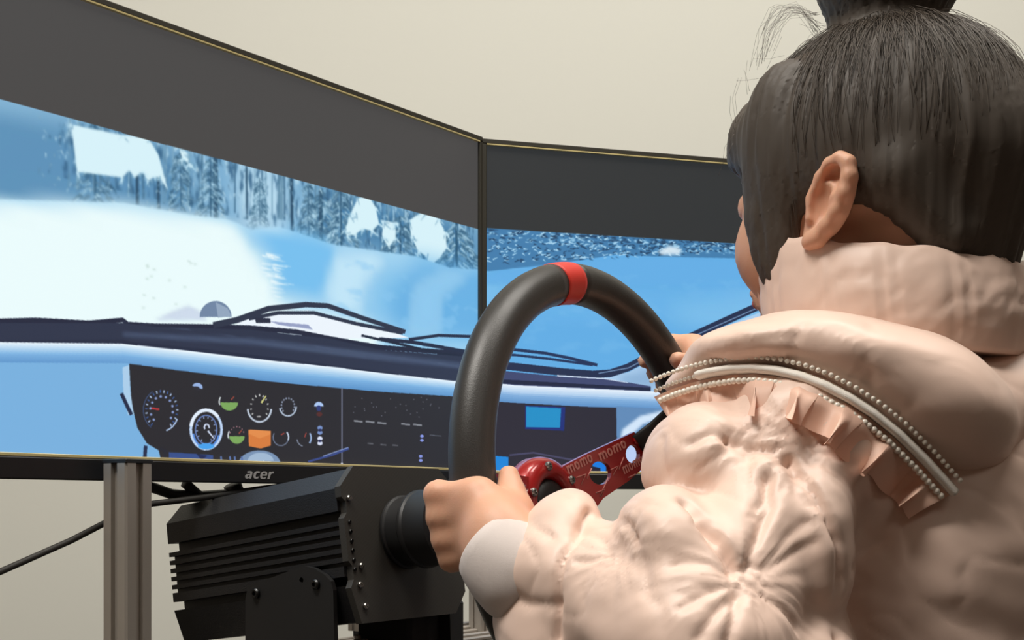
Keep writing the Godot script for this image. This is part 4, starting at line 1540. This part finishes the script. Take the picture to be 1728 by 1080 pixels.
func cloth_detail(pts: PackedVector3Array, idx: PackedInt32Array, noise: FastNoiseLite, rough := 1.0) -> PackedVector3Array:
	var nrm := normals_of(pts, idx)
	var out := pts.duplicate()
	for i in pts.size():
		var p := pts[i]
		var d := 0.0
		for s in seams:
			var bx: AABB = s[3]
			if not bx.has_point(p): continue
			var l: PackedVector3Array = s[0]
			var best := 1.0
			for j in l.size() - 1: best = minf(best, seg_dist(p, l[j], l[j + 1]))
			var w: float = s[2]
			if best < w * 3.0:
				var x := best / w
				d -= s[1] * (exp(-x * x * 2.2) * 0.62 + exp(-x * 1.4) * 0.38)
				# pulled stitches: short wrinkles across the seam
				var wv := noise.get_noise_3dv(p * 110.0)
				d += s[1] * 0.12 * wv * exp(-x * x * 0.6)
		for r in rosettes:
			var q: Vector3 = p - r[0]
			var R: float = r[2]
			if q.length_squared() > R * R * 12.0: continue
			var n: Vector3 = r[1]
			var h := q.dot(n)
			if absf(h) > R * 1.6: continue
			var tv := q - n * h
			var rad := tv.length()
			var e1: Vector3 = r[4]
			var e2 := n.cross(e1)
			var ang := atan2(tv.dot(e2), tv.dot(e1))
			var x := rad / R
			d -= 0.0038 * r[5] * exp(-x * x * 2.6)
			# radial pleats, uneven in number and length
			var ca := cos(ang); var sa := sin(ang)
			var a1 := noise.get_noise_3d(ca * 3.0 + r[3] * 31.0, sa * 3.0, x * 0.2)
			var a2 := noise.get_noise_3d(ca * 4.5 + r[3] * 17.0, sa * 4.5, x * 0.3 + 50.0)
			var env := smoothstep(0.15, 0.5, x) * exp(-maxf(x - 0.5, 0.0) * 1.5)
			d += ((0.28 - absf(a1)) * 0.0036 + a2 * 0.0009) * env * r[5]
			# shirred middle
			var u := tv.dot(e1)
			var v := tv.dot(e2)
			var sm := 1.0 - smoothstep(0.35, 0.62, x)
			d += sm * 0.0007 * sin(u * TAU / 0.0062 + 2.2 * noise.get_noise_3d(u * 900.0, v * 900.0, r[3]))
		# soft creases of thin cloth
		var z := p * Vector3(1.0, 1.0, 1.0)
		d += rough * 0.0016 * noise.get_noise_3d(z.x * 16.0 + z.y * 8.0, z.y * 24.0, z.z * 20.0)
		d -= rough * 0.0007 * pow(maxf(0.0, 1.0 - 3.2 * absf(noise.get_noise_3d(z.x * 15.0 + 7.0, z.y * 22.0 + z.x * 9.0, z.z * 15.0))), 2.0)
		out[i] = p + nrm[i] * d
	return out

func coat(t: Node3D, off: Vector3) -> void:
	var s := coat_solid()
	coat_s = s
	var n := FastNoiseLite.new()
	n.seed = 5
	n.frequency = 1.0
	n.noise_type = FastNoiseLite.TYPE_SIMPLEX_SMOOTH
	n.fractal_octaves = 2
	seam(s, [996, 862, 967, 914, 946, 944, 938, 997, 940, 1079], 0.0045, 0.004)
	seam(s, [1047, 846, 1052, 880, 1070, 915], 0.0035, 0.004)
	seam(s, [1297, 800, 1296, 850, 1284, 890, 1268, 950], 0.0050, 0.005)
	seam(s, [1335, 770, 1362, 815, 1395, 870, 1418, 915, 1421, 980, 1419, 1079], 0.0055, 0.0045)
	seam(s, [1158, 842, 1188, 880, 1214, 918, 1240, 952], 0.0065, 0.0055)
	seam(s, [1250, 1000, 1238, 1040, 1230, 1079], 0.0035, 0.004)
	seam(s, [1230, 735, 1280, 752, 1330, 768], 0.0040, 0.005)
	seam(s, [1290, 805, 1286, 840, 1270, 870], 0.0025, 0.003)
	seam(s, [1135, 690, 1118, 740, 1124, 800], 0.0018, 0.005)
	# long soft folds pulled towards the tufts
	for q in [[1236, 962, 1190, 950, 1140, 952], [1238, 985, 1200, 995, 1150, 1024], [1244, 1000, 1210, 1030, 1178, 1074], [1240, 940, 1215, 905, 1180, 880],
			[1232, 735, 1200, 728, 1165, 745], [1235, 748, 1205, 775, 1180, 790], [1262, 765, 1258, 810, 1275, 850], [1020, 915, 1000, 900, 985, 890], [1020, 935, 1000, 945, 975, 945],
			[1072, 935, 1090, 960, 1092, 990], [1290, 950, 1330, 905, 1360, 880], [1295, 965, 1350, 925, 1375, 915], [1385, 730, 1410, 760, 1440, 780], [1340, 790, 1345, 830, 1365, 850], [1440, 960, 1460, 930, 1490, 910],
			[870, 900, 905, 890, 930, 905], [860, 1000, 890, 1020, 940, 1020], [1290, 1000, 1330, 1030, 1345, 1060]]:
		seam(s, q, 0.0019, 0.0042)
	rosette(s, 1352, 745, 0.027, 1, 60, -45)
	rosette(s, 1264, 972, 0.024, 2, 40, -60)
	rosette(s, 1047, 928, 0.019, 3, 50, 8, 0.8)
	rosette(s, 1255, 742, 0.019, 4, 60, 35, 0.7)
	var g: Array = s.nets(0.0023, 0.44)
	print("coat ", g[0].size())
	g[0] = relax(g[0], g[1], 0.5, 2)
	g[0] = cloth_detail(g[0], g[1], n)
	var cm := mat(rgb8(238, 208, 191), 0.46)
	cm.rim_enabled = true
	cm.rim = 0.35
	cm.rim_tint = 0.6
	cm.normal_enabled = true
	cm.normal_texture = noise_map(0.35, 256, true, 2.5, 31)
	cm.normal_scale = 0.12
	cm.uv1_triplanar = true
	cm.uv1_scale = Vector3(30, 30, 30)
	M.cloth = cm
	var jk := obj_mesh("jacket", mesh_of(shifted([g], off)), cm, t)
	jk.set_meta("label", "pale peach quilted puffer jacket with gathered tufts")
	cuff(t, off)
	collar(t, off)
	hood(t, off, n)

func cuff(t: Node3D, off: Vector3) -> void:
	var fz := mat(rgb8(232, 220, 214), 0.9)
	fz.rim_enabled = true
	fz.rim = 0.6
	fz.normal_enabled = true
	fz.normal_texture = noise_map(0.25, 256, true, 6.0, 41)
	fz.normal_scale = 0.9
	fz.uv1_triplanar = true
	fz.uv1_scale = Vector3(75, 75, 75)
	for q in [[P(827, 917, 0.706), P(905, 992, 0.690)], [rwrist.lerp(relbow, 0.10), rwrist.lerp(relbow, 0.5)]]:
		var st := new_st()
		var ax: Vector3 = q[1] - q[0]
		lathe(st, [[0.0195, 0.008], [0.0205, 0.001], [0.0222, -0.0005], [0.0240, 0.001], [0.0262, 0.007], [0.0280, 0.016], [0.0290, 0.028], [0.0270, 0.040], [0.02, 0.048]], q[0] - off, ax, 40, true)
		obj("cuff", st, fz, t).set_meta("label", "white fleecy cuff")

func collar(t: Node3D, off: Vector3) -> void:
	var c := Vector3(0.2365, 0.0, -0.758)
	var na := 168; var nv := 20
	var st := new_st()
	st.set_smooth_group(0)
	var n := FastNoiseLite.new(); n.seed = 9; n.frequency = 1.0; n.fractal_octaves = 2
	var grid := []
	var lines := [52.0, 84.0, 110.0, 138.0, 172.0, 205.0, 240.0, 275.0, 310.0]
	var a0 := 29.0; var a1 := 343.0
	var edge := []
	for i in na + 1:
		var deg := lerpf(a0, a1, float(i) / na)
		var a := deg_to_rad(deg)
		var d := FB * cos(a) + LB * sin(a)
		var front := pow(maxf(0.0, cos(a)), 3.0)
		var ytop := 0.836 + 0.016 * cos(a) + 0.005 * front - 0.006 * sin(a) - 0.003 * n.get_noise_1d(deg * 0.03)
		var ybot := 0.765
		var groove := 0.0
		for q in lines:
			var x: float = (deg - q - 5.0 * sin(deg * 0.7)) / 2.4
			groove += exp(-x * x)
		var row := []
		for j in nv * 2:
			var outer := j < nv
			var v := float(j if outer else nv * 2 - 1 - j) / (nv - 1)
			var bulge := sin(v * PI * 0.92 + 0.12)
			var lean := FB * 0.015 * v * (0.5 + 0.5 * cos(a))
			var r := 0.071 + 0.009 * pow(maxf(bulge, 0.0), 0.6) - 0.003 * v
			if outer:
				r += 0.0012 * n.get_noise_3d(deg * 0.05 + v * 1.3, v * 3.0 - deg * 0.03, 0.0) - groove * 0.0013 * bulge
				r -= 0.0010 * pow(maxf(0.0, 1.0 - 5.0 * absf(n.get_noise_2d(deg * 0.028 - v * 1.1, v * 1.6 + deg * 0.012))), 2.0) * bulge
			else: r = 0.061 - 0.002 * v
			var end := minf(float(i), float(na - i)) / 4.0
			if end < 1.0: r = lerpf(0.066, r, sqrt(end))
			row.append(c + lean + d * r + Vector3.UP * lerpf(ybot, ytop, v) - off)
		grid.append(row)
	for i in na:
		for j in nv * 2:
			var j2 := (j + 1) % (nv * 2)
			quad(st, grid[i][j], grid[i][j2], grid[i + 1][j2], grid[i + 1][j])
	for e in [0, na]:
		for j in nv - 1:
			var p: Array = grid[e]
			if e == 0: quad(st, p[j], p[nv * 2 - 1 - j], p[nv * 2 - 2 - j], p[j + 1])
			else: quad(st, p[j], p[j + 1], p[nv * 2 - 2 - j], p[nv * 2 - 1 - j])
	obj("collar", st, M.cloth, t).set_meta("label", "standing padded collar around the neck")
	# zip: tape and teeth down both front edges
	var tape := mat(rgb8(236, 190, 168), 0.7)
	for sgn in [1, -1]:
		st = new_st()
		var pts := []
		for k in 15:
			var v := k / 14.0
			var a := deg_to_rad(26.0 if sgn > 0 else -13.0)
			var d := FB * cos(a) + LB * sin(a)
			pts.append(c + FB * 0.015 * v + d * (0.0712 + 0.006 * sin(v * PI)) + Vector3.UP * lerpf(0.768, 0.858, v) - off)
		tube(st, pts, [0.0042], 8, false, 0.35, Vector3.UP)
		var z := obj("zip_tape", st, tape, t)
		st = new_st()
		for k in 30:
			var v := k / 29.0
			var a := deg_to_rad(22.6 if sgn > 0 else -9.4)
			var d := FB * cos(a) + LB * sin(a)
			box(st, c + FB * 0.015 * v + d * (0.0718 + 0.006 * sin(v * PI)) + Vector3.UP * lerpf(0.769, 0.857, v) - off, Vector3(0.0018, 0.0014, 0.0018), Basis(Vector3.UP.cross(d), Vector3.UP, d), 0.0003)
		var te := obj("zip_teeth", st, mat(rgb8(238, 226, 218), 0.35), z)
		te.set_meta("kind", "stuff")

func smooth_line(ctrl: Array, n: int) -> Array:
	var cv := Curve3D.new()
	for i in ctrl.size():
		var a: Vector3 = ctrl[maxi(i - 1, 0)]; var b: Vector3 = ctrl[mini(i + 1, ctrl.size() - 1)]
		cv.add_point(ctrl[i], -(b - a) / 6.0, (b - a) / 6.0)
	var out := []
	var len := cv.get_baked_length()
	for i in n: out.append(cv.sample_baked(len * i / (n - 1)))
	return out

func hood(t: Node3D, off: Vector3, n: FastNoiseLite) -> void:
	var s := Solid.new()
	puff(s, 1300, 592, 0.715, 128, 47, 0.055, 0, 0.02)
	puff(s, 1195, 624, 0.745, 82, 27, 0.035, -24, 0.02)
	puff(s, 1430, 622, 0.700, 140, 70, 0.060, 26, 0.02)
	puff(s, 1560, 690, 0.700, 150, 110, 0.066, 32, 0.03)
	puff(s, 1680, 700, 0.76, 130, 130, 0.07, 0, 0.03)
	hood_s = s
	var keep := seams
	seams = []
	var keep_r := rosettes
	rosettes = []
	seam(s, [1240, 585, 1285, 572, 1340, 566], 0.0014, 0.005)
	seam(s, [1352, 545, 1340, 580, 1338, 600], 0.0014, 0.005)
	seam(s, [1470, 548, 1462, 600, 1470, 650], 0.0012, 0.004)
	rosette(s, 1450, 632, 0.014, 7, 50, 20, 0.22)
	var g: Array = s.nets(0.0024)
	g[0] = cloth_detail(g[0], g[1], n, 0.8)
	g[0] = relax(g[0], g[1], 0.5, 1)
	seams = keep
	rosettes = keep_r
	var h := obj_mesh("hood", mesh_of(shifted([g], off)), M.cloth, t)
	h.set_meta("label", "folded-down hood lying on the shoulders")
	# the hood's edge: a pearl-trimmed white braid above a pleated frill
	var ctrl := []
	for q in [[1100, 662], [1115, 654], [1133, 645], [1160, 637], [1196, 628], [1236, 619], [1273, 617], [1313, 622], [1353, 631], [1393, 647], [1433, 668], [1473, 693], [1507, 717], [1560, 765], [1610, 830]]:
		var a := ray_hit(s, q[0], q[1]); var b := ray_hit(coat_s, q[0], q[1])
		var eye := Vector3(0, EYE, 0)
		var p := a if a.distance_to(eye) < b.distance_to(eye) else b
		if p.distance_to(eye) > 1.2: p = ctrl[-1] if ctrl.size() else P(q[0], q[1], 0.74)
		ctrl.append(p)
	# even out the depth along the line
	for k in 3:
		var c2 := ctrl.duplicate()
		for i in range(1, ctrl.size() - 1): c2[i] = ctrl[i] * 0.5 + (ctrl[i - 1] + ctrl[i + 1]) * 0.25
		ctrl = c2
	var eye := Vector3(0, EYE, 0)
	for i in ctrl.size():
		ctrl[i] = ctrl[i] + (eye - ctrl[i]).normalized() * 0.006
	var line := smooth_line(ctrl, 160)
	var st := new_st()
	var loc := []
	for p in line: loc.append(p - off)
	tube(st, loc.slice(30), [0.0056], 12, false, 0.5, Vector3.UP)
	var white := mat(rgb8(252, 246, 236), 0.6)
	white.normal_enabled = true
	white.normal_texture = noise_map(0.3, 128, true, 6.0, 51)
	white.normal_scale = 0.6
	white.uv1_triplanar = true
	white.uv1_scale = Vector3(60, 60, 60)
	var br := obj("braid", st, white, h)
	br.set_meta("label", "white braid along the hood's edge")
	var pearl := mat(rgb8(244, 236, 222), 0.18)
	pearl.clearcoat_enabled = true
	pearl.clearcoat = 0.7
	pearl.clearcoat_roughness = 0.1
	var sp := SphereMesh.new()
	sp.radius = 1.0; sp.height = 2.0; sp.radial_segments = 14; sp.rings = 7
	var where := []
	var dense := smooth_line(ctrl, 420)
	var step := 0.0032
	var acc := 0.0
	for i in range(1, dense.size() - 1):
		acc += dense[i].distance_to(dense[i - 1])
		if acc < step: continue
		acc = 0.0
		var tn: Vector3 = (dense[i + 1] - dense[i - 1]).normalized()
		var vw: Vector3 = (eye - dense[i]).normalized()
		var sd := tn.cross(vw).normalized()
		if sd.y < 0: sd = -sd
		where.append([dense[i] + sd * 0.0062 + vw * 0.0028, 0.0014])
		where.append([dense[i] - sd * 0.0064 + vw * 0.0038, 0.0019])
		if i < 100: where.append([dense[i] + vw * 0.001, 0.0013])
	var mm := MultiMesh.new()
	mm.transform_format = MultiMesh.TRANSFORM_3D
	mm.mesh = sp
	mm.instance_count = where.size()
	for i in where.size():
		mm.set_instance_transform(i, Transform3D(Basis().scaled(Vector3.ONE * where[i][1]), where[i][0] - off))
	var mi := MultiMeshInstance3D.new()
	mi.name = "pearls"
	mi.multimesh = mm
	mi.material_override = pearl
	mi.set_meta("kind", "stuff")
	h.add_child(mi, true)
	# frill
	st = new_st()
	st.set_smooth_group(0)
	var fl := smooth_line(ctrl, 520)
	var nv := 9
	var rows := []
	var ph := 0.0
	for i in fl.size():
		var tn: Vector3 = (fl[mini(i + 1, fl.size() - 1)] - fl[maxi(i - 1, 0)]).normalized()
		var vw: Vector3 = (eye - fl[i]).normalized()
		var dn := tn.cross(vw).normalized()
		if dn.y > 0: dn = -dn
		var u := float(i) / (fl.size() - 1)
		ph += TAU * 0.0115 * (1.0 + 0.55 * n.get_noise_1d(u * 14.0)) * (1.1 if u > 0.35 else 1.0)
		var row := []
		var near_l := coat_s.near(fl[i], 0.03)
		var width := 0.0200 + 0.0035 * n.get_noise_1d(u * 9.0 + 40.0) + 0.004 * smoothstep(0.4, 0.8, u)
		for j in nv:
			var v := float(j) / (nv - 1)
			var w := sin(ph + 0.8 * v) + 0.35 * sin(2.0 * ph + 1.0)
			var amp := 0.0008 + 0.0072 * pow(v, 0.8)
			var along := 0.0052 * v * cos(ph + 0.8 * v)
			var p: Vector3 = fl[i] + dn * (0.0030 + width * v) + tn * along
			var cd := coat_s.dist(p, near_l)
			p += vw * (maxf(0.0, 0.006 - cd) * 1.1 * smoothstep(0.0, 0.3, v) + w * amp + 0.001)
			row.append(p - off)
		rows.append(row)
	for i in rows.size() - 1:
		for j in nv - 1:
			quad(st, rows[i][j], rows[i][j + 1], rows[i + 1][j + 1], rows[i + 1][j])
	var fr := mat(rgb8(246, 206, 184), 0.55)
	fr.cull_mode = BaseMaterial3D.CULL_DISABLED
	fr.backlight_enabled = true
	fr.backlight = Color(0.55, 0.35, 0.25)
	var fo := obj("frill", st, fr, h)
	fo.set_meta("label", "pleated peach frill under the pearl trim")

func hair(t: Node3D, off: Vector3) -> void:
	var s := Solid.new()
	var hb := Basis(FH, UH, LH)
	s.ell(hp(-0.003, 0.0, 0), hb, Vector3(0.0905, 0.0805, 0.0750), 0.01)
	s.cap(hp(-0.05, -0.01, 0.0), hp(-0.045, -0.05, 0.0), 0.045, 0.036, 0.02)
	# face, ears and neck stay clear
	s.ell(hp(0.085, -0.075, 0), hb, Vector3(0.085, 0.09, 0.10), 0.012, true)
	s.ell(hp(0.006, -0.100, 0), hb, Vector3(0.078, 0.072, 0.11), 0.014, true)
	# fringe and side locks
	s.ell(hp(0.065, 0.017, 0.004), hb, Vector3(0.0255, 0.026, 0.048), 0.030)
	s.cap(hp(-0.056, -0.02, 0.0), hp(-0.056, -0.070, 0.0), 0.036, 0.026, 0.02)
	for g in [1, -1]:
		s.ell(hp(0.036, -0.020, 0.059 * g), Basis(FH, UH, LH), Vector3(0.020, 0.062, 0.0125), 0.012)
		s.ell(hp(0.033, 0.008, 0.055 * g), Basis(FH, UH, LH), Vector3(0.020, 0.044, 0.016), 0.015)
		s.cap(hp(0.066, 0.0, 0.049 * g), hp(0.064, -0.072, 0.044 * g), 0.0035, 0.0010, 0.006)
		s.cap(hp(0.045, -0.040, 0.058 * g), hp(0.040, -0.085, 0.052 * g), 0.010, 0.003, 0.008)
	s.cap(hp(-0.040, -0.028, 0.050), hp(-0.060, -0.062, 0.034), 0.018, 0.013, 0.012)
	# gathered knot on top
	s.cap(hp(0.0, 0.070, 0.0), hp(-0.004, 0.092, 0.002), 0.030, 0.034, 0.012)
	s.ell(hp(-0.008, 0.112, 0.002), hb, Vector3(0.046, 0.030, 0.042), 0.016)
	var g2: Array = s.nets(0.0022)
	var n := FastNoiseLite.new(); n.seed = 12; n.frequency = 1.0; n.fractal_octaves = 3
	var nrm := normals_of(g2[0], g2[1])
	var pv: PackedVector3Array = g2[0]
	var out := pv.duplicate()
	for i in pv.size():
		var q := pv[i] - HC
		var f := q.dot(FH); var u := q.dot(UH); var l := q.dot(LH)
		var ang := atan2(l, f)
		var front := smoothstep(-0.01, 0.03, f) * (1.0 - smoothstep(0.05, 0.08, u))
		# combed lines run to the knot; the fringe and side locks fall straight
		var a := n.get_noise_3d(ang * 9.0, u * 3.0, 0.0)
		var b := n.get_noise_3d(ang * 26.0, u * 4.0, 8.0)
		var d := 0.0016 * a + 0.0008 * b
		d += front * 0.0008 * n.get_noise_3d(f * 150.0 + u * 18.0, l * 150.0, u * 5.0)
		out[i] = pv[i] + nrm[i] * d
	g2[0] = out
	var hm := mat(rgb8(72, 63, 54), 0.6)
	hm.rim_enabled = true
	hm.rim = 0.3
	var h := obj_mesh("hair", mesh_of(shifted([g2], off)), hm, t)
	h.set_meta("label", "dark brown hair tied up in a knot")
	# single hairs over the combed surface
	var st := new_st()
	var r := RandomNumberGenerator.new(); r.seed = 44
	var knot := Vector3(0.0, 0.078, 0.0)
	for i in 2200:
		var th := r.randf_range(-PI, PI)
		var q0 := Vector3(cos(th), r.randf_range(-0.55, 0.55), sin(th))
		if absf(th) < 1.2: q0.y = r.randf_range(-0.25, 0.6)
		var d0 := q0.normalized()
		var d1 := Vector3(r.randf_range(-0.18, 0.18), 1.0, r.randf_range(-0.18, 0.18)).normalized()
		var lift := r.randf_range(0.0, 0.003) + (0.004 * r.randf() if r.randf() < 0.12 else 0.0)
		var pts := []
		var t0 := r.randf_range(0.0, 0.5); var t1 := minf(1.0, t0 + r.randf_range(0.3, 0.9))
		for k in 8:
			var dd := d0.slerp(d1, lerpf(t0, t1, k / 7.0))
			var e := Vector3(0.0905, 0.0805, 0.0750) + Vector3.ONE * (lift * sin(PI * k / 7.0) + 0.0008)
			var p := Vector3(dd.x * e.x - 0.003, dd.y * e.y, dd.z * e.z)
			pts.append(hp(p.x, p.y, p.z) - off)
		tube(st, pts, [0.0001, 0.00018, 0.0002, 0.0002, 0.00018, 0.00016, 0.00014, 0.0001], 3)
	for i in 420:      # falling locks in front of the near ear and over the brow
		var f := r.randf_range(0.016, 0.088)
		var side := 1.0 if r.randf() < 0.75 else -1.0
		var lo := -r.randf_range(0.03, 0.08) if f < 0.056 else r.randf_range(0.0, 0.02)
		var l := sqrt(maxf(0.0, 1.0 - pow(f / 0.094, 2.0))) * 0.074
		var pts := []
		for k in 7:
			var v := k / 6.0
			var uu := lerpf(0.055, lo, v)
			var sh := sqrt(maxf(0.0, 1.0 - pow(clampf(uu, 0.0, 1.0) / 0.085, 2.0)))
			pts.append(hp(f * sh + 0.002 * sin(v * 3.0 + i), uu, side * (l * sh + 0.0012) * (1.0 - 0.16 * maxf(0, -uu / 0.08))) - off)
		tube(st, pts, [0.0002, 0.00028, 0.00028, 0.00025, 0.0002, 0.00016, 0.0001], 3)
	# flyaways above the brow
	for k in 46:
		var q := []
		if k < 26:       # a loose tuft looping out to the brow side of the knot
			var g := r.randf()
			q = [1378 + r.randf_range(-6, 8), 46 + r.randf_range(-26, 22), lerpf(1362, 1340, g) + r.randf_range(-8, 8), lerpf(30, 2, g) + r.randf_range(-6, 8), lerpf(1340, 1300, g), lerpf(22, 8, g) + r.randf_range(-8, 14),
				lerpf(1318, 1280, g) + r.randf_range(-10, 8), lerpf(44, 50, g) + r.randf_range(-16, 20), lerpf(1300, 1268, g) + r.randf_range(-8, 8), lerpf(85, 120, g)]
			if r.randf() < 0.4: q = q.slice(0, 8)
		else:            # short ones along the outline
			var a := deg_to_rad(r.randf_range(182, 300))
			var c0 := Vector2(1432, 250) + Vector2(cos(a) * 203, sin(a) * 196)
			var tn := Vector2(-sin(a), cos(a)) * (1.0 if r.randf() < 0.6 else -1.0)
			var nn := Vector2(cos(a), sin(a))
			var l := r.randf_range(25, 80)
			var p0 := c0 - nn * 8.0; var p1 := c0 + tn * l * 0.5 + nn * r.randf_range(0, 10); var p2 := c0 + tn * l + nn * r.randf_range(2, 22)
			q = [p0.x, p0.y, p1.x, p1.y, p2.x, p2.y]
		var ctrl := []
		var z := 0.762 + r.randf_range(-0.02, 0.01)
		for i in range(0, q.size(), 2): ctrl.append(P(q[i], q[i + 1], z) - off)
		tube(st, smooth_line(ctrl, 14), [0.00013, 0.00011, 0.00008], 3)
	var hs := mat(rgb8(84, 74, 64), 0.5)
	var ho := obj("loose_strands", st, hs, h)
	ho.set_meta("kind", "stuff")

# below the frame: she sits on a small bucket seat with her feet on the floor
func legs(t: Node3D, off: Vector3) -> void:
	var s := Solid.new()
	var sh := Solid.new()
	for g in [1, -1]:
		var hip: Vector3 = Vector3(0.268, 0.435, -0.78) + LB * 0.065 * g + FB * 0.03
		var knee: Vector3 = hip + FB * 0.27 + LB * 0.02 * g + Vector3(0, -0.005, 0)
		var ankle := Vector3(knee.x, 0.085, knee.z) + FB * 0.05
		s.cap(hip, knee, 0.068, 0.052, 0.03)
		s.cap(knee, ankle, 0.050, 0.038, 0.02)
		sh.cap(ankle + Vector3(0, -0.040, 0) - FB * 0.02, ankle + Vector3(0, -0.052, 0) + FB * 0.10, 0.037, 0.030, 0.02)
		sh.cap(ankle + Vector3(0, -0.02, 0), ankle + Vector3(0, -0.04, 0) + FB * 0.02, 0.040, 0.036, 0.02)
	s.cap(Vector3(0.268, 0.43, -0.78) - LB * 0.05, Vector3(0.268, 0.43, -0.78) + LB * 0.05, 0.085, 0.085, 0.03)
	obj_mesh("trousers", mesh_of(shifted([s.nets(0.008)], off)), mat(rgb8(58, 60, 72), 0.85), t)
	obj_mesh("shoes", mesh_of(shifted([sh.nets(0.006)], off)), mat(rgb8(214, 206, 204), 0.6), t)

func seat() -> void:
	var at := Vector3(0.268, 0.0, -0.78)
	var t := thing("bucket_seat", "low black bucket seat under the child on a grey pedestal", "seat", at)
	var b := Basis(-LB, Vector3.UP, -FB)
	var st := new_st()
	box(st, FB * 0.06 + Vector3(0, 0.29, 0), Vector3(0.40, 0.09, 0.42), b, 0.03)
	obj("seat_cushion", st, M.black_matte, t)
	st = new_st()
	box(st, -FB * 0.20 + Vector3(0, 0.46, 0), Vector3(0.40, 0.36, 0.07), b.rotated(LB, 0.16), 0.03)
	obj("backrest", st, M.black_matte, t)
	for g in [1, -1]:
		st = new_st()
		box(st, FB * 0.04 + LB * 0.215 * g + Vector3(0, 0.33, 0), Vector3(0.05, 0.12, 0.38), b, 0.02)
		obj("side_bolster", st, M.black_matte, t)
	st = new_st()
	lathe(st, [[0.0, 0.0], [0.18, 0.0], [0.18, 0.015], [0.05, 0.03], [0.05, 0.245], [0.0, 0.245]], Vector3.ZERO, Vector3.UP, 32)
	obj("pedestal", st, M.alu, t)
